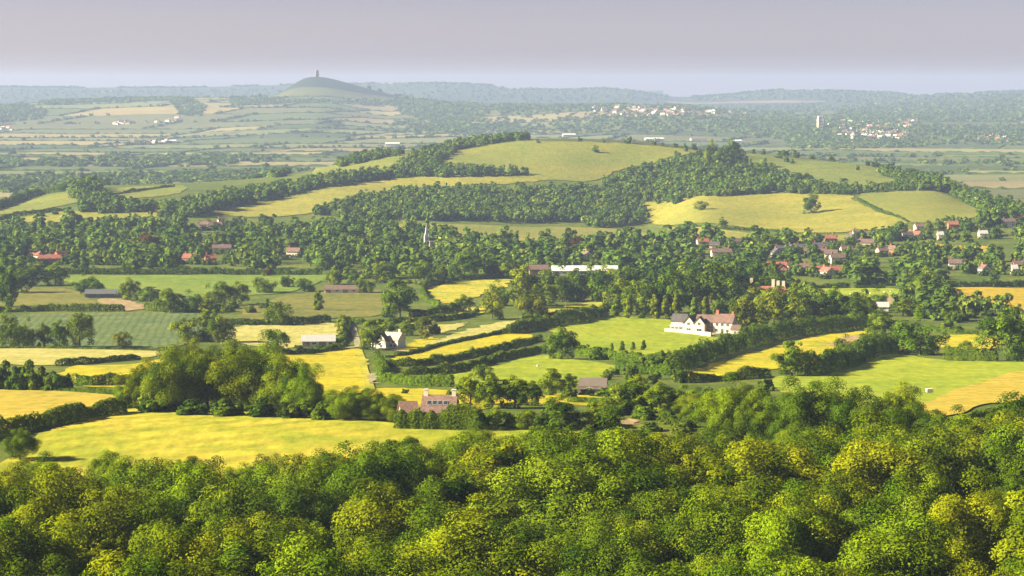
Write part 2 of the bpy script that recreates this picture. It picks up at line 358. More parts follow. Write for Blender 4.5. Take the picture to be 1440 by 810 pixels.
TRUNK = [trunk_mb(s).mesh('trunk', BARK) for s in (1, 2, 3)]
def variants(tag_, n, leaf, nc, shapes, seed0):
    out = {}
    for sh, k in shapes:
        out[sh] = []
        for i in range(k):
            V, s = crown(seed0 + i * 7 + len(sh) * 131, n, leaf, nc, sh)
            out[sh].append(quads_mesh(tag_ + '_crown', V, LEAF, s))
    return out
NEARC = variants('near', 36000, .0118, 70, [('round', 5), ('spread', 3), ('tall', 2)], 100)
MIDC = variants('mid', 4600, .030, 40, [('round', 5), ('spread', 3), ('tall', 2), ('cone', 2)], 300)
BUSHC = []
for i in range(4):
    V, s = crown(700 + i, 1600, .075, 22, 'spread'); V = V.copy(); V[:, :, 2] = (V[:, :, 2] - .18) * 1.28
    BUSHC.append(quads_mesh('bush_foliage', V, HEDGE_LEAF, s))
LOW = [crown(900 + i, 420, .108, 20, sh) for i, sh in enumerate(['round', 'round', 'spread', 'spread', 'tall', 'round'])]
VLOW = [crown(950 + i, 50, .30, 8, sh) for i, sh in enumerate(['round', 'spread', 'round', 'spread'])]

TONE = {'y': (1.35, 1.14, .55), 'g': (1, 1, 1), 'd': (.62, .74, .85), 'o': (1.08, .95, .9), 'p': (1.5, 1.30, 2.0), 'r': (.75, .26, 1.3), 'l': (1.15, 1.2, .8), 't': (1.2, .92, 1.3)}
TONE_WORD = {'y': 'yellow-green', 'g': 'mid green', 'd': 'dark green', 'o': 'olive green', 'p': 'pale grey-green', 'r': 'purple-leaved', 'l': 'bright green', 't': 'tan'}
SHAPE_WORD = {'round': 'rounded', 'spread': 'spreading', 'tall': 'tall', 'cone': 'slender'}
PLACED = []        # (object, px, py, descriptive start, noun) waiting for a label
def tree(px, py, hpx, wpx, tone='g', shape='round', near=False, name='broadleaf_tree', wait=True, pos=None, H=None, W=None):
    p = hit(px, py) if pos is None else pos
    H = hpx * mpp(p[1]) if H is None else H; W = wpx * mpp(p[1]) if W is None else W
    base = {'round': .80, 'spread': .93, 'tall': .56, 'cone': .44}[shape]
    sx = W / base
    t = empty(name, p, rng.uniform(0, 6.28), (sx, sx, H))
    col = np.array(TONE[tone]) * rng.uniform(.86, 1.14) * np.array([rng.uniform(.92, 1.06), 1, rng.uniform(.85, 1.15)])
    lib = (NEARC if near else MIDC)
    lib = lib.get(shape, lib['round'])
    o = bpy.data.objects.new('crown', lib[rng.integers(len(lib))]); o.color = (*col, 1); link(o, t)
    o = bpy.data.objects.new('trunk', TRUNK[rng.integers(3)]); link(o, t)
    tag(t, None, 'tree')
    if wait: PLACED.append([t, px, py, f'{TONE_WORD[tone]} {SHAPE_WORD[shape]} tree'])
    return t
def bush(px, py, hpx, wpx, tone='g'):
    p = hit(px, py); s = mpp(p[1])
    o = bpy.data.objects.new('bush', BUSHC[rng.integers(4)]); o.location = p; o.rotation_euler = (0, 0, rng.uniform(0, 6.28))
    o.scale = (wpx * s / .95, wpx * s / .95, hpx * s); o.color = (*(np.array(TONE[tone]) * rng.uniform(.85, 1.15)), 1)
    link(o); tag(o, None, 'bush'); PLACED.append([o, px, py, f'{TONE_WORD[tone]} leafy bush'])
    return o

# ------------------------------------------------------------------ ground sheet
ys = np.r_[np.linspace(-380, 160, 60), 165 * 1.0062 ** np.arange(0, 780)]; ys = ys[ys < 14600]
ss = np.r_[np.linspace(-5000, -900, 50)[:-1], np.arange(-900, 2341, 9.0), np.linspace(2340, 6440, 50)[1:]]
X = ((ss[None, :] - 720) / F) * width_of(ys)[:, None]; Y = np.repeat(ys[:, None], len(ss), 1); Z = ground(X, Y)
nr, nc_ = X.shape
vid = np.arange(nr * nc_).reshape(nr, nc_)
quad = np.stack([vid[:-1, :-1], vid[:-1, 1:], vid[1:, 1:], vid[1:, :-1]], -1).reshape(-1, 4)
me = bpy.data.meshes.new('ground')
me.vertices.add(nr * nc_); me.vertices.foreach_set('co', np.stack([X, Y, Z], -1).astype(np.float32).ravel())
me.loops.add(quad.size); me.loops.foreach_set('vertex_index', quad.astype(np.int32).ravel())
me.polygons.add(len(quad)); me.polygons.foreach_set('loop_start', np.arange(0, quad.size, 4, dtype=np.int32)); me.update(calc_edges=True)
me.polygons.foreach_set('use_smooth', np.ones(len(quad), bool))
me.materials.append(M['rough']); me.materials.append(M['plain_']); me.materials.append(M['wooded'])
yc = Y[:-1, :-1].ravel(); me.polygons.foreach_set('material_index', (yc > 2500).astype(np.int32) + (yc > 9000))
g_ = link(bpy.data.objects.new('ground', me)); tag(g_, 'grassy valley ground under the whole view', kind='structure')

def smooth_line(pts, closed=False, n=6):
    P = [np.asarray(p, float) for p in pts]; out = []; L = len(P)
    for i in range(L if closed else L - 1):
        if closed: p0, p1, p2, p3 = P[i - 1], P[i], P[(i + 1) % L], P[(i + 2) % L]
        else: p0, p1, p2, p3 = P[max(i - 1, 0)], P[i], P[i + 1], P[min(i + 2, L - 1)]
        for k in range(n):
            t = k / n
            out.append(.5 * (2 * p1 + (p2 - p0) * t + (2 * p0 - 5 * p1 + 4 * p2 - p3) * t * t + (3 * p1 - p0 - 3 * p2 + p3) * t ** 3))
    if not closed: out.append(P[-1])
    return out

def sheet_world(name, poly, mat, lift, label, parent=None):
    poly = [np.asarray(p[:2], float) for p in poly]
    A = np.array(poly); mn, mx = A.min(0), A.max(0)
    yc = A[:, 1].mean(); sx = max((mx[0] - mn[0]) / 70, yc * .003, 3); sy = max((mx[1] - mn[1]) / 70, yc * .004, 3)
    pts = [Vector(p) for p in poly]; n = len(pts)
    gx, gy = np.meshgrid(np.arange(mn[0] + sx / 2, mx[0], sx), np.arange(mn[1] + sy / 2, mx[1], sy))
    inside = np.zeros(gx.shape, bool); j = n - 1
    for i in range(n):
        xi, yi = poly[i]; xj, yj = poly[j]
        c = ((yi > gy) != (yj > gy)) & (gx < (xj - xi) * (gy - yi) / (yj - yi + 1e-12) + xi); inside ^= c; j = i
    pts += [Vector(p) for p in np.c_[gx[inside], gy[inside]]]
    v, e, f, *_ = geometry.delaunay_2d_cdt(pts, [(i, (i + 1) % n) for i in range(n)], [], 1, 1e-4)
    v = np.array([(a.x, a.y) for a in v]); z = ground(v[:, 0], v[:, 1]) + lift
    me = bpy.data.meshes.new(name); me.from_pydata(np.c_[v, z].tolist(), [], [tuple(q) for q in f])
    me.polygons.foreach_set('use_smooth', np.ones(len(f), bool)); me.materials.append(mat); me.update()
    o = link(bpy.data.objects.new(name, me), parent)
    return tag(o, label, kind='structure')

def field(name, poly, mat, label, lift=None, n=3):
    P = [hit(x, y) for x, y in poly]
    d = np.mean([p[1] for p in P])
    ln = [q + rng.normal(0, min(1.6, d * .0013), 2) * np.array([1, 1.6]) for q in smooth_line([p[:2] for p in P], True, 7)]
    return sheet_world(name, ln, M[mat], (.05 + d * .00022) if lift is None else lift, label)

field('meadow', [(-60, 690), (20, 640), (60, 610), (120, 592), (172, 577), (230, 575), (330, 578), (480, 590), (640, 599), (720, 601), (800, 603), (840, 620), (800, 680), (640, 690), (400, 700), (100, 720)], 'wheat', 'big yellow-green hay meadow behind the near wood')
field('meadow', [(-70, 545), (0, 545), (100, 547), (160, 553), (172, 566), (120, 574), (60, 588), (0, 604), (-70, 618)], 'gold', 'orange-yellow meadow above the thick hedge')
field('hay_field', [(-60, 489), (0, 489), (110, 491), (222, 494), (222, 501), (150, 507), (85, 514), (0, 513), (-60, 512)], 'straw', 'pale cut hay field below the dark green crop')
field('meadow', [(95, 517), (190, 512), (250, 503), (420, 500), (430, 545), (250, 545), (160, 545), (100, 540)], 'butter', 'bright yellow strip behind the tree clump')
field('crop_field', [(30, 444), (120, 441), (280, 441), (300, 462), (285, 478), (222, 490), (110, 488), (-40, 486), (-40, 460)], 'blue', 'blue-green crop field with slanting rows')
field('hay_field', [(325, 459), (400, 458), (472, 455), (482, 464), (470, 475), (430, 486), (395, 490), (340, 484), (295, 480), (315, 468)], 'straw', 'pale cut hay field by the long white barn')
field('meadow', [(390, 500), (440, 495), (498, 489), (508, 505), (516, 525), (522, 545), (470, 560), (420, 555)], 'butter', 'bright yellow meadow beside the farm track')
field('meadow', [(95, 389), (260, 387), (452, 387), (590, 384), (690, 388), (600, 391), (480, 391), (452, 396), (395, 413), (250, 417), (160, 412), (95, 397)], 'green', 'long green field below the dark straight hedge')
field('pasture', [(-60, 404), (60, 404), (105, 408), (140, 430), (80, 434), (-60, 434)], 'olive', 'dull olive pasture beside the dark barn')
field('bare_ground', [(136, 422), (165, 421), (198, 428), (196, 436), (160, 436)], 'soil', 'tan bare patch beside the dark barn')
field('pasture', [(395, 418), (450, 411), (538, 410), (545, 440), (470, 448), (400, 452), (335, 446), (350, 432)], 'olive', 'olive yellow pasture around the lone rounded oak')
field('meadow', [(604, 407), (640, 398), (712, 394), (716, 403), (680, 414), (640, 426), (616, 424)], 'wheat', 'small yellow field framed by a curved hedge')
field('pasture', [(600, 440), (655, 434), (690, 428), (700, 436), (650, 446), (590, 456), (560, 452)], 'wheat', 'yellow strip between dark hedges above the cottage')
field('hay_field', [(600, 460), (647, 455), (655, 455), (630, 467), (603, 469)], 'straw', 'smallest pale hay strip above the cottage')
field('hay_field', [(606, 487), (613, 479), (653, 465), (713, 452), (740, 452), (710, 464), (667, 475)], 'straw', 'pale hay strip climbing right of the cottage')
field('meadow', [(560, 492), (600, 475), (613, 479), (606, 488), (575, 495)], 'butter', 'small yellow paddock beside the white cottage')
field('meadow', [(551, 505), (613, 489), (700, 472), (750, 473), (680, 490), (613, 504), (575, 508)], 'butter', 'yellow strip field between two clipped hedges')
field('meadow', [(525, 548), (600, 548), (660, 553), (720, 562), (700, 575), (600, 575), (530, 570)], 'butter', 'yellow field behind the roof with skylights')
field('pasture', [(627, 530), (693, 517), (762, 500), (800, 505), (868, 515), (852, 532), (813, 541), (713, 541), (640, 541)], 'lush', 'vivid green paddock below the big round oak')
field('pasture', [(770, 462), (820, 453), (858, 444), (900, 446), (945, 452), (962, 468), (1000, 474), (1020, 480), (985, 500), (930, 505), (840, 500), (815, 485)], 'lush', 'green pasture left of the gabled white house')
field('meadow', [(735, 445), (790, 432), (850, 423), (862, 430), (820, 442), (760, 455)], 'wheat', 'yellow meadow between hedge and dark wood')
field('meadow', [(955, 526), (1010, 510), (1087, 489), (1147, 474), (1222, 466), (1228, 474), (1190, 486), (1160, 498), (1140, 512), (1087, 520), (960, 534)], 'butter', 'long buttercup meadow between two thick hedges')
field('bare_ground', [(1165, 485), (1180, 477), (1200, 472), (1222, 474), (1200, 481), (1180, 487)], 'soil', 'tan bare bank in the buttercup meadow', lift=.3)
field('meadow', [(1080, 535), (1183, 524), (1255, 499), (1330, 508), (1460, 512), (1460, 560), (1380, 566), (1310, 580), (1180, 580)], 'pasture', 'wide yellow-green meadow at the right')
field('meadow', [(1330, 556), (1380, 538), (1460, 522), (1460, 562), (1390, 570), (1310, 590), (1295, 575)], 'gold', 'orange-gold corner of the right meadow', lift=.3)
field('meadow', [(1318, 474), (1350, 471), (1396, 474), (1400, 490), (1360, 492), (1322, 488)], 'butter', 'small yellow field between bushy hedges')
field('meadow', [(1325, 406), (1440, 405), (1500, 405), (1500, 440), (1430, 436), (1365, 430), (1340, 420)], 'ochre', 'deep yellow field below the long right hedge')
field('meadow', [(1297, 342), (1350, 346), (1402, 349), (1402, 364), (1365, 362), (1335, 352)], 'ochre', 'small deep yellow field inside the village')
field('pasture', [(1125, 409), (1200, 406), (1272, 408), (1282, 420), (1240, 428), (1160, 428)], 'pasture', 'pale pasture with sheep above the round copse')
field('bare_ground', [(1240, 418), (1262, 415), (1276, 424), (1258, 431), (1244, 428)], 'soil', 'brown muddy patch in the sheep pasture', lift=.35)
field('meadow', [(742, 557), (800, 554), (850, 560), (884, 567), (840, 571), (760, 568)], 'butter', 'small yellow field behind the dark rounded tree')
field('bare_ground', [(850, 592), (875, 589), (898, 592), (890, 598), (860, 599)], 'soil', 'tan bare ground between the bushes and the near wood')
# the middle hill
field('far_field', [(945, 143.6), (1060, 142.6), (1150, 142.6), (1148, 144.6), (1040, 146), (950, 146)], 'fallow', 'pinkish brown field on the far slopes above the hill estate')
field('hill_pasture', [(440, 242), (500, 224), (570, 214), (655, 205), (700, 201), (770, 199.5), (830, 200.5), (900, 204), (985, 213), (930, 226), (870, 240), (830, 255), (740, 252), (660, 244), (600, 240), (520, 246), (470, 250)], 'hill', 'smooth crown of the middle hill')
field('hill_pasture', [(300, 298), (360, 282), (420, 268), (480, 256), (560, 250), (640, 246), (742, 246), (750, 256), (640, 262), (560, 268), (480, 288), (440, 300), (360, 306)], 'hillgold', 'narrow pasture below the tree row on the hill')
field('hill_pasture', [(1040, 218), (1120, 221), (1200, 231), (1260, 240), (1300, 258), (1240, 262), (1170, 262), (1110, 250)], 'down', 'rough green slope on the right of the hill')
field('hill_pasture', [(905, 284), (980, 276), (1100, 272), (1190, 275), (1205, 284), (1240, 300), (1275, 314), (1200, 326), (1140, 328), (1060, 322), (960, 316), (915, 310)], 'hillgold', 'hill pasture with the lone rounded oak')
field('hill_pasture', [(1208, 275), (1290, 269), (1330, 274), (1360, 288), (1392, 302), (1350, 310), (1282, 313), (1245, 299)], 'hill', 'smooth pasture on the right foot of the hill')
field('hill_pasture', [(940, 322), (1040, 327), (1140, 334), (1190, 330), (1220, 333), (1150, 342), (1060, 338), (960, 330)], 'hillgold', 'narrow pasture between hill hedge and village')
field('hill_pasture', [(500, 316), (570, 315), (700, 318), (800, 320), (900, 326), (915, 336), (850, 342), (740, 340), (640, 330), (520, 324)], 'hill', 'pasture strip below the hillside wood')
field('hill_pasture', [(-20, 300), (40, 283), (100, 270), (180, 264), (256, 261), (250, 272), (180, 280), (110, 285), (30, 300)], 'hill', 'upper pasture on the left shoulder')
field('hill_pasture', [(12, 310), (80, 300), (160, 292), (235, 291), (225, 304), (180, 312), (100, 314)], 'hillgold', 'lower pasture on the left shoulder')

tx = 447
ring = [(TOR_X + 150 * math.cos(a) * (2.2 if math.cos(a) > 0 else 1), TOR_Y + 200 * math.sin(a)) for a in np.linspace(0, 2 * math.pi, 40, endpoint=False)]
sheet_world('hill_slope', ring, M['cone'], 1.2, 'smooth grassy cone of the hill under the tower')

# tracks
def ribbon(name, pts, width, mat, label, lift=.25):
    P = smooth_line([hit(x, y)[:2] for x, y in pts]); L, Rr = [], []
    for i, p in enumerate(P):
        d = unit(P[min(i + 1, len(P) - 1)] - P[max(i - 1, 0)]); nrm = np.array([-d[1], d[0]]) * width / 2
        L.append(p + nrm); Rr.append(p - nrm)
    return sheet_world(name, L + Rr[::-1], M[mat], lift, label)
ribbon('farm_track', [(493, 450), (497, 462), (501, 476), (504, 489)], 2.6, 'track', 'pale farm lane running down past the cottage')
ribbon('farm_track', [(504, 491), (509, 505), (512, 520), (517, 534), (522, 550)], 2.6, 'wheat', 'grassy farm track between yellow meadow and hedges')
ribbon('lane', [(470, 493), (505, 488), (540, 490), (575, 495), (600, 494)], 4, 'track', 'pale lane in front of the white cottage', .32)
field('gravel_yard', [(519, 529), (527, 527), (531, 534), (526, 540), (519, 538)], 'track', 'pale gateway at the foot of the farm track', .4)
field('gravel_yard', [(940, 467), (1000, 472), (1042, 466), (1050, 459), (960, 455), (940, 461)], 'track', 'pale terrace in front of the gabled white house', .2)

# ------------------------------------------------------------------ hedges
def hedge(pts, hpx, label, tone='g', wid=None, world=False):
    P = smooth_line([hit(x, y)[:2] if not world else p for p in pts for x, y in [p[:2]]])
    P = np.array(P); seg = np.linalg.norm(np.diff(P, axis=0), axis=1); cum = np.r_[0, np.cumsum(seg)]; L = cum[-1]
    d = P[:, 1].mean(); h = hpx * mpp(d); w = wid or max(1.8, h * .75)
    leaf = max(.22, d * .00052); per = (2 * h + w) * 1.0
    n = int(min(40000, L * per / (leaf * leaf) * 2.6))
    g = np.random.default_rng(int(abs(P[0, 0] * 7 + P[0, 1])))
    t = g.uniform(0, L, n); cx = np.interp(t, cum, P[:, 0]); cy = np.interp(t, cum, P[:, 1])
    k = np.clip(np.searchsorted(cum, t) - 1, 0, len(seg) - 1); dirv = (P[k + 1] - P[k]) / seg[k][:, None]; nrm = np.c_[-dirv[:, 1], dirv[:, 0]]
    ph = g.uniform(0, 6, 4)
    kn = lambda st, am: np.interp(t, np.arange(0, L + st * 2, st), g.normal(0, am, len(np.arange(0, L + st * 2, st))))
    hh = h * np.clip(1.0 + kn(1.3, .10) + kn(4.5, .16) + kn(18, .14) + np.clip(kn(9, .5) - .55, 0, .6), .4, 1.8)
    ww = w * np.clip(1 + kn(3, .14) + kn(1.1, .1), .5, 1.6)
    a = g.uniform(-.15, math.pi + .15, n)
    ca = np.cos(a); sa = np.maximum(np.sin(a), -.1)
    off = np.sign(ca) * np.abs(ca) ** .6 * ww / 2; up = np.abs(sa) ** .55 * hh * g.uniform(.86, 1.06, n)
    up = np.where(g.random(n) < .2, up * g.random(n), up); off = off * g.uniform(.85, 1.1, n)
    x = cx + nrm[:, 0] * off; y = cy + nrm[:, 1] * off; z = ground(x, y) + np.maximum(up, .1)
    Nn = unit(np.c_[nrm * ca[:, None], np.maximum(sa, .05)] + g.normal(size=(n, 3)) * .5)
    V = leaf_quads(np.c_[x, y, z], Nn, leaf, g)
    shade = np.clip(.45 + kn(5, .16) + kn(1.6, .12) + g.normal(0, .15, n), 0, 1)
    o0 = np.array([P[0, 0], P[0, 1], float(ground(P[0, 0], P[0, 1]))])
    o = bpy.data.objects.new('hedge', quads_mesh('hedge', V - o0, HEDGE_LEAF, shade)); o.location = o0
    o.color = (*(np.array((.84, .90, .85) if tone == 'd' else (1.15, 1.1, .9) if tone == 'g' else TONE[tone]) * rng.uniform(.92, 1.08)), 1)
    return tag(link(o), label, 'hedge')
HEDGES = [
 ([(556, 602), (590, 603), (620, 604), (650, 605), (676, 606)], 27, 'tall overgrown hedge hiding the walls of the skylight farmhouse', 'g'),
 ([(-30, 622), (0, 612), (60, 600), (120, 588), (172, 580)], 22, 'thick dark hedge between the two left meadows', 'g'),
 ([(-30, 547), (40, 549), (100, 551), (165, 556)], 7, 'low hedge along the top of the orange-yellow meadow', 'd'),
 ([(80, 515), (140, 510), (195, 505)], 7, 'thin hedge below the pale cut hay field', 'd'),
 ([(103, 542), (140, 543), (182, 540)], 14, 'light green bushy hedge left of the big tree clump', 'l'),
 ([(22, 385), (120, 385.5), (250, 386), (360, 386), (452, 387)], 9, 'long straight dark hedge above the green field', 'd'),
 ([(-20, 440), (60, 438), (120, 438), (175, 438)], 9, 'hedge above the blue-green crop field', 'g'),
 ([(325, 457), (380, 457), (430, 455), (464, 452)], 8, 'hedge along the top of the hay field by the white barn', 'd'),
 ([(398, 499), (440, 497), (485, 490)], 8, 'dark hedge in front of the long white barn', 'd'),
 ([(545, 503), (575, 499), (607, 490), (640, 482), (680, 474), (712, 466)], 4.5, 'narrow clipped hedge between hay strip and yellow strip', 'd'),
 ([(538, 515), (585, 515), (630, 508), (680, 498), (720, 488), (760, 479)], 8.5, 'upper of two parallel curving dark hedges', 'g'),
 ([(563, 527), (617, 526), (660, 518), (713, 504), (764, 493)], 9.5, 'lower of two parallel curving dark hedges', 'g'),
 ([(534, 536), (570, 541), (600, 543), (636, 544)], 17, 'light green bushy hedge behind the roof with skylights', 'l'),
 ([(530, 508), (536, 517), (542, 527)], 14, 'short light hedge right of the farm track', 'l'),
 ([(712, 470), (742, 465), (780, 458), (815, 452), (852, 444)], 15, 'bushy hedge above the green pasture', 'g'),
 ([(735, 457), (780, 448), (830, 440), (870, 434)], 9, 'dark hedge below the yellow meadow by the wood', 'd'),
 ([(945, 524), (985, 509), (1030, 494), (1090, 477), (1150, 468), (1232, 461)], 21, 'tall thick hedge below the gabled white house', 'd'),
 ([(950, 539), (1020, 535), (1080, 529)], 12, 'hedge along the bottom of the buttercup meadow', 'g'),
 ([(1125, 528), (1170, 520), (1212, 506), (1258, 494)], 22, 'tall dark hedge between buttercup and right meadows', 'd'),
 ([(1330, 506), (1370, 508), (1402, 509)], 16, 'bushy hedge at the top of the right meadow', 'g'),
 ([(1330, 404.5), (1390, 404), (1470, 403)], 8, 'long dark hedge above the deep yellow field', 'd'),
 ([(1120, 407), (1160, 406), (1195, 405.5)], 7, 'row-like dark hedge above the sheep pasture', 'd'),
 ([(1202, 405), (1245, 405)], 5, 'short low hedge above the sheep pasture', 'd'),
 ([(594, 408), (610, 399), (650, 394), (710, 391)], 6, 'curved hedge along the top of the small yellow field', 'g'),
 ([(594, 408), (600, 424), (618, 431)], 6, 'short hedge closing the left end of the small yellow field', 'l'),
 ([(578, 447), (610, 443), (645, 438)], 10, 'dark hedge running right from the large oak', 'd'),
 ([(480, 455), (520, 456), (580, 454), (640, 449), (672, 441)], 7, 'light green hedge behind the white cottage', 'l'),
 ([(958, 319.5), (1000, 321), (1045, 324), (1090, 326), (1152, 335)], 3, 'thin dark hedge across the foot of the hill', 'd'),
 ([(1202, 279), (1222, 289), (1245, 300), (1278, 313)], 3, 'thin hedge slanting down the right hill pastures', 'd'),
 ([(-15, 298), (20, 287), (50, 277), (92, 269)], 10, 'tall hedge along the upper left shoulder pasture', 'd'),
 ([(145, 277), (190, 270), (245, 263)], 3, 'thin hedge on top of the left shoulder', 'd'),
 ([(-10, 311), (20, 304), (60, 299), (100, 294)], 4, 'low hedge between the two left shoulder pastures', 'd'),
 ([(1315, 612), (1350, 604), (1395, 590), (1450, 572)], 15, 'hedge along the bottom edge of the orange-gold corner', 'g'),
 ([(-20, 490.5), (60, 490.5), (150, 492), (224, 494)], 3.5, 'thin hedge between blue-green crop and pale hay', 'g'),
 ([(285, 480), (296, 464), (303, 448)], 9, 'hedge closing the right end of the crop field', 'd'),
 ([(470, 487), (484, 478), (489, 464), (491, 452)], 6, 'dark hedge left of the farm track', 'd'),
 ([(205, 437), (260, 440), (330, 438)], 9, 'scrubby hedge right of the tan bare patch', 'g'),
 ([(812, 500), (870, 507), (935, 510)], 12, 'light green scrub hedge below the green pasture', 'l'),
 ([(868, 520), (900, 524), (945, 528)], 13, 'light green hedge right of the vivid green paddock', 'l'),
 ([(1230, 462), (1290, 464), (1330, 468), (1400, 471)], 8, 'light green hedge above the small yellow field', 'l'),
 ([(800, 566), (840, 568), (890, 575)], 9, 'low hedge beside the grey barn roof', 'g'),
]
for h_ in HEDGES: hedge(*h_)

# ------------------------------------------------------------------ near wood
POLY_TOP = [(-80, 655), (60, 652), (180, 646), (300, 648), (480, 638), (560, 615), (640, 612), (760, 606), (900, 602), (980, 612), (1010, 618), (1060, 612), (1150, 600), (1240, 598), (1330, 590), (1420, 575), (1540, 560)]
near = []
d = 212.0
row = 0
while d < 425:
    stepx = 11.0 + (d - 212) * .008
    n_in = 0
    half = d * (820 / F) + 8
    xs = np.arange(-half - rng.uniform(0, stepx), half + stepx, stepx)
    rowt = []
    for x in xs:
        xx = x + rng.uniform(-2.6, 2.6); yy = d + rng.uniform(-3.8, 3.8)
        H = rng.uniform(9.5, 19); gz = float(ground(xx, yy))
        px, py = project(xx, yy, gz + H)
        if px < -110 or px > 1550 or rng.random() < (.17 if yy < 330 else .02): continue
        lim = np.interp(px, [a for a, b in POLY_TOP], [b for a, b in POLY_TOP])
        lim += rng.uniform(-14, 4)
        if py < lim or (yy > 335 and py < lim + 45): H = ZC - (lim - 124) / F * yy - gz
        if H < 7.5 or H > 21: continue
        if 1008 < px < 1024 and 626 < py < 642: continue
        rowt.append((xx, yy, gz, H, px))
    rowt.sort(key=lambda r: r[4])
    if rowt: near.append(rowt)
    d += stepx * 1.02
NUM = 'first second third fourth fifth sixth seventh eighth ninth tenth eleventh twelfth thirteenth fourteenth fifteenth sixteenth seventeenth eighteenth nineteenth twentieth'.split()
def nth(k): return NUM[k] if k < 20 else 'twenty-' + NUM[k - 20]
for r_, rowt in enumerate(near):
    for k, (xx, yy, gz, H, px) in enumerate(rowt):
        tone = rng.choice(list('yyygglod'), p=[.10, .10, .08, .22, .16, .14, .06, .14])
        shape = rng.choice(['round', 'spread', 'tall'], p=[.55, .33, .12])
        W = H * {'round': .92, 'spread': 1.05, 'tall': .74}[shape] * rng.uniform(.84, 1.22)
        t = tree(0, 0, 0, 0, tone, shape, True, 'broadleaf_tree', False, (xx, yy, gz), H, W)
        tag(t, f'{TONE_WORD[tone]} {SHAPE_WORD[shape]} tree, {nth(k)} from the left in the {nth(r_)} row of the near wood', 'tree', 'trees of the near wood')

# ------------------------------------------------------------------ single trees of the middle distance
T = []
def many(s, **kw):
    for line in s.strip().split('\n'):
        for it in line.split(';'):
            a = it.split()
            if not a: continue
            tone = a[4] if len(a) > 4 else 'g'; shape = {'r': 'round', 's': 'spread', 't': 'tall', 'c': 'cone'}[a[5]] if len(a) > 5 else 'round'
            tree(float(a[0]), float(a[1]), float(a[2]), float(a[3]), tone, shape, **kw)
many('''205 574 76 72 y;245 578 100 88 g;292 576 96 84 g s;340 578 102 96 y;392 581 96 86 g;432 585 80 66 l;262 556 88 76 y s;322 552 84 80 g;372 556 84 78 l;418 560 60 60 g
28 648 50 56 d s;175 574 38 36 l;675 652 56 66 g;485 591 52 58 l;522 591 50 54 g;556 593 44 46 o;1020 622 90 82 l;1062 628 86 74 g;1104 632 94 82 d;1150 634 116 102 d;1190 634 100 86 d
1240 646 98 92 d;1266 630 100 80 y;1312 645 78 74 d;1352 645 70 66 g;1400 655 88 84 g;1434 648 86 84 o;975 592 44 52 g;1010 590 46 50 d;1042 585 50 56 g''', near=True)
many('''590 597 32 40 d s;625 599 30 40 g;660 601 32 44 d;700 603 30 42 g;738 603 32 42 g s;785 604 48 54 d;832 602 30 40 p
680 536 26 42 g s;662 570 44 46 g;692 574 52 52 g;724 574 46 52 g;748 570 38 38 d;776 556 40 48 g;800 548 24 30 g;872 580 42 50 p s;892 577 50 54 g;928 580 46 58 g;960 580 42 48 l;845 585 24 34 g
790 505 50 54 d;524 492 44 44 g;562 447 57 62 d;595 470 26 30 o s;572 472 24 28 g;548 468 22 26 g;597 478 14 16 t;390 457 40 50 g s;390 499 38 42 g s;315 482 46 38 g;290 460 28 22 p t;264 480 36 52 p s
14 489 54 40 g;40 489 40 26 g;84 489 38 32 d;112 489 52 46 o s;62 488 34 28 g;172 490 26 28 t s;482 474 36 24 p t;447 437 30 16 g t;8 432 74 42 d;30 412 34 38 d;46 402 32 34 d;78 401 34 40 g;118 410 24 34 d;136 412 20 26 d
182 422 34 34 g;212 424 22 34 d;240 440 36 42 g s;265 440 30 36 d;292 434 32 40 p;316 430 36 38 g s;336 428 32 40 g;372 412 26 32 g;404 404 20 22 d;428 410 20 36 d s;538 398 30 40 g;596 400 34 34 g;616 398 26 28 g;658 391 46 54 d;714 391 32 42 g;652 438 26 32 g
692 449 42 42 y;700 430 34 38 g;738 434 60 54 p;764 430 46 50 g;790 424 50 50 d;812 424 46 46 d;834 424 54 58 d;852 420 46 46 g;748 449 40 58 o s;470 400 24 26 g;498 398 20 22 d;515 412 26 28 g
870 438 46 50 g;896 443 52 50 g;920 441 62 54 d;946 441 72 54 d;972 438 66 58 d;1000 435 68 58 g;1030 428 60 58 d;1056 423 50 48 d;1086 418 42 40 d;1012 420 52 54 r;880 425 50 50 d;960 420 56 60 g
868 446 34 20 l c;884 448 36 18 y c;904 448 36 18 l c;920 449 42 18 y c;936 448 36 18 y c;951 446 42 15 y c;976 446 30 18 l c;992 444 32 16 y c;1010 443 28 20 l;1026 440 26 22 g
1058 465 56 56 o;1088 459 52 52 y;1120 459 56 56 g;1146 456 56 54 g;1176 456 52 50 d;1200 458 46 44 d;1216 452 36 38 g;1078 438 32 42 y;1108 434 30 38 g;1140 432 34 40 g;1168 432 24 34 d;1066 434 36 34 g;1096 436 36 34 y;1081 436 33 36 g;1240 470 38 44 g;1262 484 30 32 d
1293 499 54 70 d;1113 529 52 58 g;1190 500 28 34 g;1222 494 32 36 g;1417 508 82 74 d;1452 505 70 60 g;1303 418 46 52 g;1332 424 26 34 d;1270 445 26 38 g;1300 448 22 36 g;1340 452 22 32 l;1232 432 24 36 g;1206 440 26 34 g
860 495 14 10 l c;875 494 16 11 d c;890 493 15 10 l c;905 493 16 11 d c;1140 300 28 28 d;1016 320 16 16 g;1136 329 10 12 g;986 296 15 22 p s;1030 232 36 34 d;1015 236 30 32 d;1000 234 40 26 g''')
for a in [(208, 362, 34, 48), (510, 352, 22, 34), (810, 354, 22, 32), (376, 388, 12, 14)]:
    tree(*a, 'r', 'round', name='purple_leaved_tree')

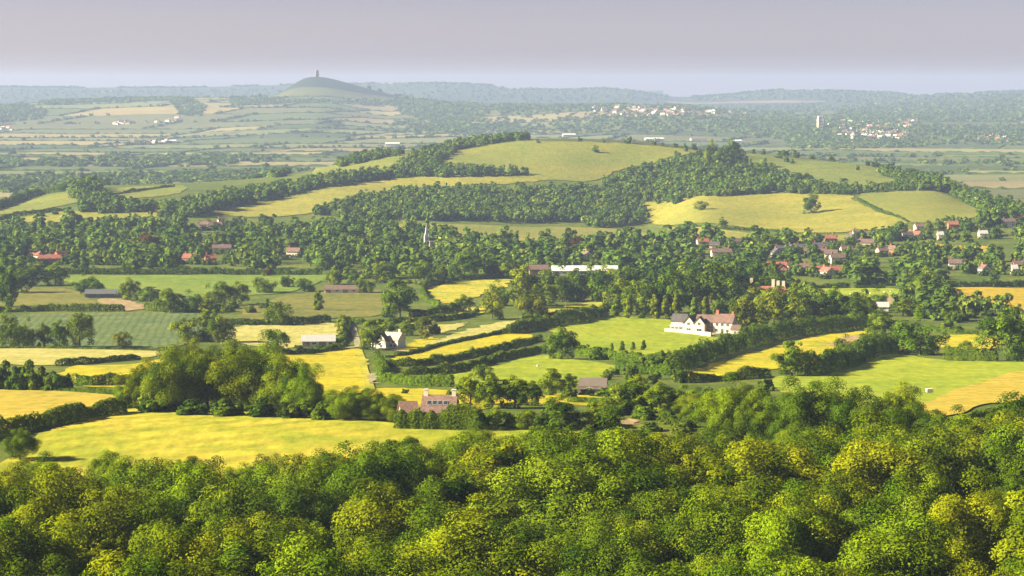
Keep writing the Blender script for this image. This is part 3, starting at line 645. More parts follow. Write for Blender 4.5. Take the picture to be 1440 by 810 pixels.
for x, y, h, w, t in [(4, 548, 40, 36, 'g'), (22, 549, 36, 34, 'd'), (40, 549, 42, 38, 'g'), (58, 549, 36, 34, 'o'), (76, 550, 34, 36, 'g'), (92, 550, 30, 30, 'd'), (222, 578, 46, 56, 'p'), (610, 597, 24, 34, 'g'), (645, 599, 24, 34, 'o'),
                      (680, 600, 26, 34, 'p'), (720, 602, 24, 32, 'g'), (762, 604, 26, 34, 'g'), (808, 604, 26, 36, 'o'), (850, 602, 26, 34, 'p'), (612, 470, 16, 20, 'o'), (632, 556, 8, 12, 'g'), (570, 554, 9, 12, 'g'), (648, 548, 14, 20, 'l'),
                      (820, 498, 16, 26, 'l'), (840, 506, 16, 26, 'g'), (930, 506, 16, 24, 'g'), (952, 515, 22, 26, 'd'), (965, 505, 14, 20, 'g'), (800, 560, 18, 26, 'g'), (1060, 470, 16, 28, 'l'), (1050, 474, 14, 22, 'g'),
                      (420, 492, 9, 14, 'g'), (450, 492, 9, 14, 'd'), (610, 318, 6, 9, 'g'), (22, 310, 7, 12, 'd'), (58, 305, 7, 14, 'd'), (78, 302, 6, 12, 'd'), (1155, 336, 6, 10, 'd')]:
    bush(x, y, h, w, t)
for x, y, h, w, t in [(215, 580, 26, 50, 'g'), (270, 584, 24, 50, 'd'), (318, 585, 26, 56, 'g'), (365, 586, 26, 56, 'd'), (412, 588, 28, 50, 'o'), (450, 590, 26, 44, 'g'), (826, 556, 12, 26, 'g'), (848, 557, 13, 26, 'l'), (1020, 632, 28, 50, 'd'), (1075, 640, 28, 56, 'g'), (1130, 642, 30, 60, 'd'), (600, 598, 14, 24, 'l'), (580, 598, 18, 30, 'g'), (608, 602, 27, 30, 'g'), (636, 602, 26, 30, 'd'), (622, 603, 25, 28, 'l'), (576, 602, 22, 34, 'g'), (596, 601, 24, 26, 'o')]: bush(x, y, h, w, t)
for k in range(22): bush(rng.uniform(1320, 1435), rng.uniform(438, 468), rng.uniform(9, 16), rng.uniform(14, 24), rng.choice(list('lgop')))
for k in range(24): bush(rng.uniform(836, 985), rng.uniform(572, 612), rng.uniform(12, 24), rng.uniform(22, 38), rng.choice(list('lgopg')))
for k in range(14): bush(rng.uniform(960, 1090), rng.uniform(545, 580), rng.uniform(12, 22), rng.uniform(20, 34), rng.choice(list('lgdg')))
for k in range(16): bush(rng.uniform(850, 960), rng.uniform(512, 545), rng.uniform(10, 18), rng.uniform(16, 28), rng.choice(list('lglp')))
for k in range(14): bush(rng.uniform(200, 400), rng.uniform(428, 442), rng.uniform(8, 13), rng.uniform(14, 24), rng.choice(list('gdo')))
for k in range(12): bush(rng.uniform(1090, 1200), rng.uniform(222, 262), rng.uniform(4, 8), rng.uniform(8, 14), rng.choice(list('gd')))

# ------------------------------------------------------------------ buildings
PROTECT = []        # (x0, y0, x1, y1, distance): keep trees in front of these out of the way
def window(mb_parent, face, a, z, w, h, at, two=True):
    """frame and pane on a wall: face '-y', '-x' or '+x'; at = the wall's plane"""
    f = MB(); p = MB(); e = .06
    def bx(mb, a0, a1, z0, z1, d0, d1):
        if face == '-y': mb.box(a0, a1, at - d1, at - d0, z0, z1)
        elif face == '-x': mb.box(at - d1, at - d0, a0, a1, z0, z1)
        else: mb.box(at + d0, at + d1, a0, a1, z0, z1)
    bx(f, a - w / 2 - e, a - w / 2, z - e, z + h + e, .003, .09); bx(f, a + w / 2, a + w / 2 + e, z - e, z + h + e, .003, .09)
    bx(f, a - w / 2, a + w / 2, z - e, z, .003, .09); bx(f, a - w / 2, a + w / 2, z + h, z + h + e, .003, .09)
    if two and w > .8: bx(f, a - .03, a + .03, z, z + h, .03, .08)
    bx(p, a - w / 2, a + w / 2, z, z + h, .006, .028)
    fo = f.build('window', M['frame'], mb_parent); p.build('pane', M['glass'], fo)
def chimney(parent, x, y, z0, z1, mat='stone', s=.45, pots=2):
    o = MB().box(x - s, x + s, y - s * .7, y + s * .7, z0, z1).box(x - s - .08, x + s + .08, y - s * .7 - .08, y + s * .7 + .08, z1 + .003, z1 + .18).build('chimney', M[mat], parent)
    return o
def house(px, py, wpx, yaw, wall='white', roof='red', label='', name='house', dep=6.5, eaves=4.6, ridge=7.4, wins=3, chim=((-.4, 'brick'),), storeys=2, protect=True, group=None, cat='house', prot=None, wait=None, pos=None):
    p = hit(px, py) if pos is None else np.array(pos); L = wpx * mpp(p[1])
    t = empty(name, (p[0], p[1], p[2] - .15), R(yaw)); x0, x1, y0, y1 = -L / 2, L / 2, -dep / 2, dep / 2
    MB().gable(x0, x1, y0, y1, -.8, eaves, ridge).build('wall', M[wall], t)
    rf = MB().roof(x0, x1, y0, y1, eaves, ridge).build('roof', M[roof], t)
    for c, m in chim: chimney(rf, c * L, 0, ridge - .8, ridge + 1.3, m)
    for s in range(storeys):
        for k in range(wins):
            a = x0 + L * (k + .5) / wins
            if s == 0 and k == wins // 2:
                d_ = MB().box(a - .5, a + .5, y0 - .07, y0 - .004, .1, 2.2).build('door', M['door'], t)
                MB().box(a + .32, a + .4, y0 - .12, y0 - .073, 1.05, 1.15).build('handle', M['frame'], d_)
                continue
            window(t, '-y', a, .95 + 2.35 * s, min(1.3, L / wins * .5), 1.15 if s == 0 else 1.0, y0)
    window(t, '-x', 0, .95 + 2.35 * (storeys - 1), 1.0, 1.1, x0); window(t, '+x', 0, .95 + 2.35 * (storeys - 1), 1.0, 1.1, x1)
    if label: tag(t, label, cat, group)
    else: tag(t, None, cat, group); PLACED.append([t, px, py, wait])
    if protect:
        hp = ridge / mpp(p[1]); a = .5 if prot is None else prot
        PROTECT.append((px - wpx * .55, py - hp * 1.15, px + wpx * .55, py - hp * (1 - a), p[1]))
    return t

# the gabled white house on the slope
p = hit(992, 467); t = empty('country_house', (p[0], p[1], p[2]), R(-22)); PROTECT.append((930, 430, 1046, 474, p[1]))
tag(t, 'large white house with three gables and slate and red roofs on the slope', 'house')
def part_gable(x0, x1, y0, y1, ze, zr, wall, roof, along='x', o=.3):
    """walls and a roof; along='y' turns the ridge to face the camera"""
    if along == 'x':
        MB().gable(x0, x1, y0, y1, -1.5, ze, zr).build('wall', M[wall], t); return MB().roof(x0, x1, y0, y1, ze, zr, o).build('roof', M[roof], t)
    MB().gable(y0, y1, -x1, -x0, -1.5, ze, zr).turn().build('wall', M[wall], t)
    return MB().roof(y0, y1, -x1, -x0, ze, zr, o).turn().build('roof', M[roof], t)
part_gable(-14.6, -8.2, -2.5, 3.5, 4.4, 7.3, 'white', 'slate')
part_gable(-8.2, -3.5, -5.6, 4.0, 4.2, 7.0, 'white', 'slate', 'y')
part_gable(-3.5, 4.6, -3.2, 3.4, 4.7, 7.4, 'brown', 'brownroof')
part_gable(-3.4 + .0, 1.4, -6.2, -3.2, 4.2, 7.0, 'white', 'slate', 'y')
r2 = part_gable(4.6, 13.0, -3.7, 3.9, 4.9, 8.0, 'white', 'pink')
chimney(r2, 4.0 + 1.4, .1, 7.2, 9.6, 'brick', .6); chimney(r2, 12.2, .1, 7.2, 9.2, 'brick', .45)
part_gable(13.0, 16.6, -5.8, -1.0, 2.3, 3.9, 'stone', 'brownroof')
MB().box(-14.2, -8.6, -5.2, -2.503, -1.5, 2.5).build('sunroom_wall', M['white'], t)
MB().add([(-14.4, -5.5, 2.503), (-8.4, -5.5, 2.503), (-8.4, -2.51, 3.9), (-14.4, -2.51, 3.9), (-14.4, -2.51, 2.503), (-8.4, -2.51, 2.503)], [(0, 1, 2, 3), (0, 3, 4), (1, 5, 2), (3, 2, 5, 4), (0, 4, 5, 1)]).build('sunroom_roof', M['pale'], t)
for a in (-13.2, -11.4, -9.6): window(t, '-y', a, .3, 1.1, 1.9, -5.2)
for a, z, w, h in ((-1.0, .5, 2.2, 1.5), (-1.0, 3.6, 1.1, 1.2)): window(t, '-y', a, z, w, h, -6.2)
for a, z, w, h in ((-5.9, .6, 1.8, 1.4), (-5.9, 3.4, 1.1, 1.2)): window(t, '-y', a, z, w, h, -5.6)
for a, z in ((2.6, .8), (3.9, .8), (2.6, 3.2), (3.9, 3.2)): window(t, '-y', a, z, .9, 1.1, -3.2)
for a, z in ((6.0, .8), (10.9, .8), (6.2, 3.3), (8.6, 3.3), (11.0, 3.3)): window(t, '-y', a, z, 1.1, 1.2, -3.7)
d_ = MB().box(8.0, 9.1, -3.79, -3.704, .0, 2.2).build('door', M['door'], t); MB().box(8.9, 8.98, -3.85, -3.793, 1.0, 1.1).build('handle', M['frame'], d_)
window(t, '-x', .5, 3.3, 1.1, 1.3, -14.6); window(t, '-x', .5, .6, 1.4, 1.3, -14.6); window(t, '-y', 14.8, .4, 1.0, 1.2, -5.8)
# garden wall and drystone bank below the house
def wall_run(pts, h, w, mat, name, label, cat):
    P = [hit(x, y) for x, y in pts]; mb = MB()
    L, Rr = [], []
    for i, q in enumerate(P):
        dv = unit((P[min(i + 1, len(P) - 1)] - P[max(i - 1, 0)])[:2]); nn = np.array([-dv[1], dv[0]]) * w / 2
        L.append(q[:2] + nn); Rr.append(q[:2] - nn)
    for i in range(len(P) - 1):
        zs = [P[i][2], P[i + 1][2]]; v = []
        for (a, b, z) in ((L[i], Rr[i], zs[0]), (L[i + 1], Rr[i + 1], zs[1])): v += [(*a, z - .6), (*b, z - .6), (*b, z + h), (*a, z + h)]
        mb.add(v, [(0, 3, 2, 1), (4, 5, 6, 7), (0, 1, 5, 4), (1, 2, 6, 5), (2, 3, 7, 6), (3, 0, 4, 7)] if 0 < 1 else [])
    q0 = Vector(P[0]); mb.v = [tuple(Vector(v) - q0) for v in mb.v]
    return tag(mb.build(name, M[mat], None, q0), label, cat)
wall_run([(935, 467), (952, 468), (975, 470.5), (1000, 473)], 1.7, .6, 'stone', 'garden_wall', 'pale garden wall below the gabled white house', 'wall')
PROTECT.append((930, 455, 1005, 475, 940))

# the white cottage by the track
p = hit(547, 489); t = empty('cottage', p, R(-28)); PROTECT.append((528, 460, 572, 490, p[1]))
tag(t, 'small white cottage with a steep gable beside the farm track', 'house')
rr = part_gable(-2.6, 5.6, -2.6, 3.0, 3.6, 6.0, 'white', 'stone')
part_gable(-2.6, 1.6, -5.2, -2.6, 3.4, 6.1, 'white', 'slate', 'y')
MB().gable(-7.0, -2.6, -2.0, 2.0, -1, 1.9, 3.0).build('wall', M['white'], t); MB().roof(-7.0, -2.62, -2.0, 2.0, 1.9, 3.0, .2).build('roof', M['grey'], t)
chimney(rr, 4.8, .2, 5.0, 7.2, 'white', .4)
for a, z in ((-.5, .7), (-.5, 3.2)): window(t, '-y', a, z, 1.1, 1.1, -5.2)
for a, z in ((4.2, .8), (2.6, .8), (3.4, 2.4)): window(t, '-y', a, z, .9, 1.0, -2.6)
window(t, '-x', -3.9, .7, 1.0, 1.1, -2.6); d_ = MB().box(-5.2, -4.3, -2.07, -2.004, -.1, 1.75).build('door', M['door'], t)
MB().box(-4.45, -4.37, -2.12, -2.073, .8, .9).build('handle', M['frame'], d_)

# the farmhouse with skylights
t = house(619, 599, 46, -6, 'stone', 'pink', 'long farmhouse with pinkish roof, four skylights and two end chimneys', 'farmhouse', 7.5, 3.6, 6.6, 4, (), 1, prot=.65)
rf = [c for c in t.children if c.name.startswith('roof')][0]
L = 46 * mpp(hit(619, 599)[1])
for s in (-1, 1): chimney(rf, s * (L / 2 - .45), 0, 5.8, 7.9, 'white', .45)
for k in range(4):
    x = -L * .30 + k * L * .17; sl = math.atan2(3.0, 3.75)
    o = MB().box(-.5, .5, -.6, .6, .0, .12).build('skylight', M['grey'], rf, (x, -1.9, 6.6 - 1.9 * 3.0 / 3.75 + .27)); o.rotation_euler = (sl, 0, 0)
    MB().box(-.42, .42, -.52, .52, .123, .14).build('pane', M['glass'], o)
house(574, 597, 22, 12, 'stone', 'pink', 'low pinkish roofed outhouse left of the skylight roof', 'outhouse', 6, 2.6, 5, 2, (), 1, prot=.4, cat='outhouse')

def barn(px, py, wpx, yaw, wall, roof, label, dep=9, eaves=3.2, ridge=4.8, name='barn', bays=4, prot=.8, openb=False, cat='barn'):
    p = hit(px, py); L = wpx * mpp(p[1]); t = empty(name, (p[0], p[1], p[2] - .1), R(yaw))
    MB().gable(-L / 2, L / 2, -dep / 2, dep / 2, -.8, eaves, ridge).build('wall', M[wall], t)
    MB().roof(-L / 2, L / 2, -dep / 2, dep / 2, eaves, ridge, .4, .12).build('roof', M[roof], t)
    for k in range(bays):
        a = -L / 2 + L * (k + .5) / bays
        if k % 2 == 0: MB().box(a - 1.4, a + 1.4, -dep / 2 - .08, -dep / 2 - .004, 0, 2.6).build('barn_door', M['wood' if not openb else 'darksheet'], t)
        else: window(t, '-y', a, 1.3, 1.6, .8, -dep / 2)
    tag(t, label, cat); hp = ridge / mpp(p[1]); PROTECT.append((px - wpx * .52, py - hp * 1.2, px + wpx * .52, py - hp * (1 - prot), p[1]))
    return t
barn(448, 487, 46, 4, 'white', 'grey', 'long white walled barn with grey roof by the hay field', 8, 2.6, 4.6)
barn(834, 552, 36, -4, 'wood', 'duskroof', 'dark grey roofed barn right of the vivid green paddock', 10, 1.8, 4.0, prot=.7)
barn(146, 418, 50, 3, 'darksheet', 'darksheet', 'long dark barn beside the tan bare patch', 9, 2.4, 4.4, openb=True)
barn(480, 412, 48, 2, 'white', 'brownroof', 'low white barn with brown roof right of the long green field', 7, 2.4, 4.4)
barn(822, 386, 92, 1, 'pale', 'pale', 'very long pale shed above the dark tree belt', 13, 3.0, 5.6, 'shed', 8, cat='shed')
barn(757, 386, 26, 4, 'brown', 'brownroof', 'brown roofed barn left of the very long pale shed', 8, 3.6, 6.2, bays=2)
barn(1237, 437, 24, -8, 'white', 'grey', 'small grey roofed shed beside the muddy patch', 7, 2.4, 4.4, 'shed', 2, cat='shed')

# manor: stone chimneys over a red roof among the trees
p = hit(1080, 424); t = empty('manor_house', p, R(-8)); PROTECT.append((1060, 388, 1103, 408, p[1]))
tag(t, 'stone manor with tall chimney stacks rising above the round copse', 'house')
rr = part_gable(-8, 9, -4, 4, 5.0, 8.0, 'stone', 'red')
MB().box(-9.5, -8.0, -1.2, 1.2, -1, 12.2).build('chimney', M['stone'], t)
for a, z in ((2.6, 11.6), (5.2, 10.9), (8.0, 10.8)): chimney(rr, a, 0, 6.6, z, 'cream', .8)
for k in range(5):
    for s in (.8, 3.6): window(t, '-y', -6.4 + 3.2 * k, s, 1.2, 1.5, -4)

# village houses: x, y of the foot, width px, yaw, wall, roof, start of the label
VH = [(50, 366, 16, -20, 'white', 'red', 'white house with red roof'), (70, 371, 30, 10, 'brick', 'red', 'long red roofed brick house'), (86, 366, 16, 40, 'brick', 'red', 'red roofed brick cottage'), (268, 370, 20, -15, 'brick', 'red', 'red roofed brick cottage'),
      (296, 371, 14, 20, 'brick', 'red', 'small red roofed house'), (312, 356, 26, 5, 'stone', 'brownroof', 'brown roofed stone house'), (413, 361, 18, -10, 'cream', 'pink', 'faded pink roofed house'), (286, 322, 14, 0, 'white', 'pink', 'white house with pink roof'),
      (303, 323, 18, 15, 'cream', 'pink', 'cream house with pink roof'), (322, 322, 14, -20, 'white', 'brownroof', 'white house with brown roof'), (312, 318, 12, 30, 'white', 'pink', 'small white house with pink roof'),
      (988, 347, 16, 8, 'white', 'red', 'white house with red roof'), (1005, 352, 14, -12, 'stone', 'slate', 'grey stone house with slate roof'), (1014, 362, 28, 5, 'cream', 'brownroof', 'cream house with long brown roof'), (1033, 347, 14, 15, 'cream', 'brownroof', 'cream house with brown roof'),
      (1092, 382, 28, -6, 'cream', 'red', 'cream house with bright red roof'), (1101, 386, 10, 80, 'brick', 'red', 'brick gable end house'), (1122, 384, 28, 3, 'stone', 'pink', 'stone house with long faded roof'), (1150, 388, 22, 4, 'brick', 'red', 'brick house with red roof'),
      (1163, 390, 18, -60, 'cream', 'red', 'cream gabled house with red roof'), (1176, 388, 18, 6, 'brick', 'red', 'low brick house with red roof'), (1112, 356, 14, -78, 'cream', 'slate', 'cream gable end with slate roof'), (1092, 362, 10, -70, 'white', 'slate', 'small white gable with slate roof'),
      (1100, 356, 20, 4, 'stone', 'slate', 'stone house with slate roof'), (1140, 355, 44, 3, 'stone', 'slate', 'longest slate roofed range'), (1160, 353, 34, 5, 'cream', 'slate', 'long slate roofed cream house'), (1145, 362, 28, -5, 'white', 'brownroof', 'white house with broad brown roof'),
      (1168, 364, 18, -8, 'cream', 'brownroof', 'cream house with brown roof'), (1177, 370, 20, 8, 'white', 'brownroof', 'white house with brown roof'), (1190, 358, 16, 10, 'white', 'brownroof', 'white cottage with brown roof'), (1168, 342, 14, 0, 'brick', 'red', 'small brick house with red roof'),
      (1198, 340, 12, -70, 'white', 'slate', 'bright white gable with slate roof'), (1218, 348, 22, -15, 'stone', 'brownroof', 'stone house with brown roof'), (1208, 334, 18, 5, 'stone', 'brownroof', 'stone house behind white gable'), (1286, 336, 18, -35, 'white', 'red', 'white house with bright red roof'),
      (1275, 337, 16, 15, 'white', 'slate', 'low white house with slate roof'), (1292, 325, 12, 10, 'cream', 'pink', 'cream house with pink roof'), (1340, 322, 14, 0, 'brick', 'red', 'red roofed brick house'), (1346, 378, 24, -8, 'stone', 'brownroof', 'stone house with hipped looking brown roof'),
      (1384, 386, 12, -65, 'white', 'brownroof', 'steep white gable with brown roof'), (1436, 380, 24, 6, 'brick', 'brownroof', 'brick house with brown roof'), (1418, 318, 18, 8, 'white', 'brownroof', 'white house with brown roof'), (1434, 315, 16, -10, 'cream', 'red', 'cream house with red roof'),
      (1382, 335, 12, 0, 'white', 'grey', 'low white house with grey roof'), (1322, 337, 8, 0, 'white', 'grey', 'tiny white house with grey roof'), (1258, 358, 16, -30, 'brick', 'pink', 'brick house with pink roof'), (1240, 360, 14, 20, 'stone', 'pink', 'stone house with pink roof'),
      (826, 366, 8, -60, 'white', 'brownroof', 'white gabled house'), (1426, 386, 8, 0, 'white', 'grey', 'little white house with grey roof')]
FRONT = []
for x, y, w, yaw, wl, rf_, st in VH:
    FRONT.append((x, y, w))
    house(x, y, w, yaw, wl, rf_, '', 'village_house', 6.4, 3.9, 6.3, 2 if w < 20 else 3, ((-.36, 'brick'),) if w < 26 else ((-.42, 'brick'), (.4, 'brick')), 2, group='houses of the valley village', wait=st)

# church with a pale spire
p = hit(600, 349); t = empty('church', p, R(12)); PROTECT.append((592, 314, 608, 333, p[1]))
tag(t, 'village church with slim pale spire among the trees', 'church')
MB().box(-1.7, 1.7, -1.7, 1.7, -1, 8.5).build('tower', M['white'], t)
sp = MB(); sp.add([(-1.4, -1.4, 8.503), (1.4, -1.4, 8.503), (1.4, 1.4, 8.503), (-1.4, 1.4, 8.503), (0, 0, 18.5)], [(0, 1, 4), (1, 2, 4), (2, 3, 4), (3, 0, 4), (3, 2, 1, 0)]); sp.build('spire', M['pale'], t)
for sx in (-1.4, 1.4):
    for sy in (-1.4, 1.4): MB().add([(sx - .3, sy - .3, 8.5), (sx + .3, sy - .3, 8.5), (sx + .3, sy + .3, 8.5), (sx - .3, sy + .3, 8.5), (sx, sy, 10.6)], [(0, 1, 4), (1, 2, 4), (2, 3, 4), (3, 0, 4)]).build('pinnacle', M['white'], t)
MB().gable(1.703, 16, -3.6, 3.6, -1, 4.4, 7).build('nave', M['stone'], t); MB().roof(2.1, 16, -3.6, 3.6, 4.4, 7).build('roof', M['slate'], t)
for k in range(4): window(t, '-y', 4.2 + 3.2 * k, 1.2, .9, 2.2, -3.6)
window(t, '-y', 0, 6.0, .8, 1.5, -1.7)

# tower on the conical hill, far church tower
def tower(name, p, s, h, mat, label, yaw=20, open_=True):
    t = empty(name, p, R(yaw))
    MB().box(-s, s, -s, s, -2, h).build('wall', M[mat], t)
    c = MB()
    for i in range(5):
        a = -s + (2 * s - s * .22) * i / 4
        if i % 2 == 0:
            c.box(a, a + s * .22, -s - .1, -s + .6, h + .003, h + 1.6).box(a, a + s * .22, s - .6, s + .1, h + .003, h + 1.6)
    c.build('battlement', M[mat], t)
    for sx in (-1, 1):
        for sy in (-1, 1): MB().box(sx * s - .7 + sx * .5, sx * s + .7 + sx * .5, sy * s - .7 + sy * .5, sy * s + .7 + sy * .5, -2, h * .8).build('buttress', M[mat], t)
    for z, hh in ((h * .12, h * .2), (h * .5, h * .13), (h * .75, h * .14)):
        MB().box(-s * .3, s * .3, -s - .12, -s - .01, z, z + hh).build('arch', M['darksheet'], t)
    return tag(t, label, 'tower')
pt = np.array([TOR_X, TOR_Y, float(ground(TOR_X, TOR_Y))])
tower('hilltop_tower', pt, 4.6, 25, 'brown', 'roofless stone tower alone on top of the conical hill')
tower('church_tower', hit(1153, 180), 6.0, 33, 'cream', 'tall pale church tower rising over the far town', 10)

# ------------------------------------------------------------------ distant towns
def tiny_house(roof, wall):
    mb = MB(); mb.gable(-.5, .5, -.35, .35, -.1, .5, .82, 0); mb.roof(-.5, .5, -.35, .35, .5, .82, .04, .03, mi=1); mb.box(.25, .36, -.06, .06, .7, 1.0, 0)
    for k in (-.25, .2): mb.box(k - .07, k + .07, -.353, -.351, .16, .38, 2)
    return mb.mesh('distant_house', [M[wall], M[roof], M['glass']])
TINY = [tiny_house(*a) for a in (('red', 'white'), ('pink', 'white'), ('brownroof', 'white'), ('red', 'cream'), ('pink', 'cream'), ('pale', 'white'), ('red', 'brick'))]
def town(n, poly, size, label, group, pale=.6):
    k = 0
    xs, ys_ = [a for a, b in poly], [b for a, b in poly]
    while k < n:
        x, y = rng.uniform(min(xs), max(xs)), rng.uniform(min(ys_), max(ys_))
        ins = False; j = len(poly) - 1
        for i in range(len(poly)):
            if (poly[i][1] > y) != (poly[j][1] > y) and x < (poly[j][0] - poly[i][0]) * (y - poly[i][1]) / (poly[j][1] - poly[i][1]) + poly[i][0]: ins = not ins
            j = i
        if not ins: continue
        p = hit(x, y); s = size * rng.uniform(.7, 1.35)
        o = bpy.data.objects.new('distant_house', TINY[rng.integers(6) if rng.random() < pale else rng.integers(7)]); o.location = p; o.rotation_euler = (0, 0, rng.normal(0, .7) - .3)
        o.scale = (s, s * .8, s * .72); link(o); tag(o, label, 'house', group); k += 1
        TOWN.append((x, y))
TOWN = []
town(85, [(1150, 173), (1290, 170), (1282, 182), (1275, 195), (1190, 196), (1165, 186)], 12, 'tiny pale house in the far town by the church tower', 'houses of the far church town')
town(22, [(1195, 190), (1275, 187), (1280, 194), (1195, 196)], 14, 'tiny house on the lower edge of the far church town', 'houses of the far church town edge')
town(48, [(815, 153), (860, 150), (960, 153), (1050, 157), (1048, 163), (960, 164), (880, 166), (830, 162)], 13, 'tiny pale house along the far hill estate', 'houses of the far hill estate', 1)
town(9, [(158, 172), (180, 171), (180, 176), (160, 177)], 11, 'tiny house in the far left hamlet below the down', 'houses of the far left hamlet')
town(12, [(202, 173), (250, 166), (255, 170), (205, 177)], 11, 'tiny house in the red roofed hamlet left of the conical hill', 'houses of the red roofed far hamlet')
town(10, [(180, 195), (250, 198), (250, 204), (185, 203)], 10, 'tiny house in the levels left of the conical hill', 'houses of the levels hamlet')
town(6, [(0, 180), (18, 179), (18, 184), (0, 184)], 11, 'tiny house at the far left edge of the levels', 'houses of the far left edge')
town(10, [(1360, 193), (1440, 192), (1440, 200), (1400, 202)], 12, 'tiny white house in the levels right of the hill', 'houses of the right levels')
for x, y, w, l in [(190, 0, 0, '')][:0]: pass
def far_shed(px, py, wpx, label, mat='pale'):
    p = hit(px, py); L = wpx * mpp(p[1]); t = empty('warehouse', p, R(4))
    MB().gable(-L / 2, L / 2, -12, 12, -1, 7, 9.5).build('wall', M['white'], t); MB().roof(-L / 2, L / 2, -12, 12, 7, 9.5, .5, .3).build('roof', M[mat], t); tag(t, label, 'warehouse')
far_shed(552, 206, 20, 'white warehouse beyond the left tree row of the hill'); far_shed(920, 199, 26, 'pale long warehouse just above the hill crest'); far_shed(982, 199, 22, 'pink roofed warehouse beside the tall hill tree', 'pink'); far_shed(800, 193, 18, 'grey white warehouse above the middle of the hill crest')
far_shed(1035, 202, 14, 'small white warehouse right of the tall hill tree'); far_shed(240, 202, 16, 'white shed in the left levels hamlet')

# ------------------------------------------------------------------ far patchwork of fields (one sheet per field) on the levels and the far hills
PAL = [('p_straw', (.44, .36, .16)), ('p_tan', (.38, .30, .14)), ('p_green', (.16, .20, .06)), ('p_pale', (.27, .28, .10)), ('p_olive', (.21, .215, .07)), ('p_deep', (.10, .14, .045)), ('p_gold', (.50, .38, .13))]
PM = [field_mat(n, tuple(c_ * .9 for c_ in c), tuple(c_ * 1.1 for c_ in c), k=.54, scale=.01, bump=0) for n, c in PAL]
edges = []
fv, ff, fm = [], [], []
def warp(x, y): return x + 90 * math.sin(y / 900 + x / 1700) + .18 * (y - 4500), y + 70 * math.sin(x / 640 + 1.3) + 35 * math.sin(x / 270 + y / 800)
y = 2500.0
while y < 8300:
    dy = rng.uniform(130, 330) * (1 if y < 5500 else 1.15)
    half = y * .30 + 300; x = -half + rng.uniform(-200, 0)
    while x < half:
        dx = rng.uniform(170, 560)
        if rng.random() < .3: dx *= .6
        q = [(x, y), (x + dx, y), (x + dx, y + dy), (x, y + dy)]
        n = 5; base = len(fv); cx = x + dx / 2
        u = 720 + F * cx / y
        pr = [.13, .09, .23, .22, .18, .12, .03] if (u < 700 and y > 3600) else [.07, .08, .27, .20, .2, .15, .03]
        mi = rng.choice(7, p=pr)
        for i in range(n + 1):
            for j in range(n + 1):
                wx, wy = warp(x + 2.5 + (dx - 5) * i / n, y + 2.5 + (dy - 5) * j / n); fv.append((wx, wy, float(ground(wx, wy)) + .5 + y * .00008))
        for i in range(n):
            for j in range(n):
                a = base + i * (n + 1) + j; ff.append((a, a + n + 1, a + n + 2, a + 1)); fm.append(mi)
        edges.append((x, y, x + dx, y)); edges.append((x, y, x, y + dy))
        x += dx
    y += dy
fv = np.array(fv); ff = np.array(ff); fm = np.array(fm)
# leave out the fields that would lie on the middle hill, the conical hill or the woods of the right
ctr = fv[ff].mean(1); uu = 720 + F * ctr[:, 0] / ctr[:, 1]
hill_h = ground(ctr[:, 0], ctr[:, 1])
keep = ~((ctr[:, 1] < 3300) & (hill_h > 14)) & (np.hypot(ctr[:, 0] - TOR_X - 60, (ctr[:, 1] - TOR_Y)) > 400)
keep &= ~((ctr[:, 1] > 5400) & (uu > 1050)) & ~((ctr[:, 1] > 7900))
me = bpy.data.meshes.new('far_fields'); me.from_pydata(fv.tolist(), [], [tuple(q) for q in ff[keep]])
for m in PM: me.materials.append(m)
me.polygons.foreach_set('material_index', fm[keep].astype(np.int32)); me.polygons.foreach_set('use_smooth', np.ones(int(keep.sum()), bool)); me.update()
tag(link(bpy.data.objects.new('far_fields', me)), 'patchwork of small pale fields on the far levels', kind='structure')

# ------------------------------------------------------------------ trees too far to count
far_pos = []          # x, y, z, H, W, lod, tint
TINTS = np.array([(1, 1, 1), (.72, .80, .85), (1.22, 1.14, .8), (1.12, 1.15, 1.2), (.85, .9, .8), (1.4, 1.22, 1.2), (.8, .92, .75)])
def okay(px, py_top, py, half, dist):
    for x0, y0, x1, y1, dd in PROTECT:
        if dist < dd + 2 and px + half > x0 and px - half < x1 and py_top < y1 and py > y0: return False
        if abs(dist - dd) < 9 and px + half > x0 + 2 and px - half < x1 - 2: return False
    return True
def scatter(poly, spacing, H=(9, 14), lod=0, tint=None, ratio=(.75, 1.3), keep=1.0):
    W = np.array([hit(a, b)[:2] for a, b in poly]); mn, mx = W.min(0), W.max(0)
    n = 0
    for gx in np.arange(mn[0], mx[0], spacing):
        for gy in np.arange(mn[1], mx[1], spacing):
            x = gx + rng.uniform(-.48, .48) * spacing; y = gy + rng.uniform(-.48, .48) * spacing
            ins = False; j = len(W) - 1
            for i in range(len(W)):
                if (W[i][1] > y) != (W[j][1] > y) and x < (W[j][0] - W[i][0]) * (y - W[i][1]) / (W[j][1] - W[i][1]) + W[i][0]: ins = not ins
                j = i
            if not ins or rng.random() > keep: continue
            h = rng.uniform(*H); z = float(ground(x, y)); px, py = project(x, y, z)
            if px < -200 or px > 1640: continue
            w = h * rng.uniform(*ratio)
            if not okay(px, py - h / mpp(y), py, w / mpp(y) / 2, y): continue
            far_pos.append((x, y, z, h, w, lod, TINTS[rng.integers(7)] * rng.uniform(.95, 1.28) if tint is None else np.array(tint) * rng.uniform(.85, 1.15))); n += 1
    return n
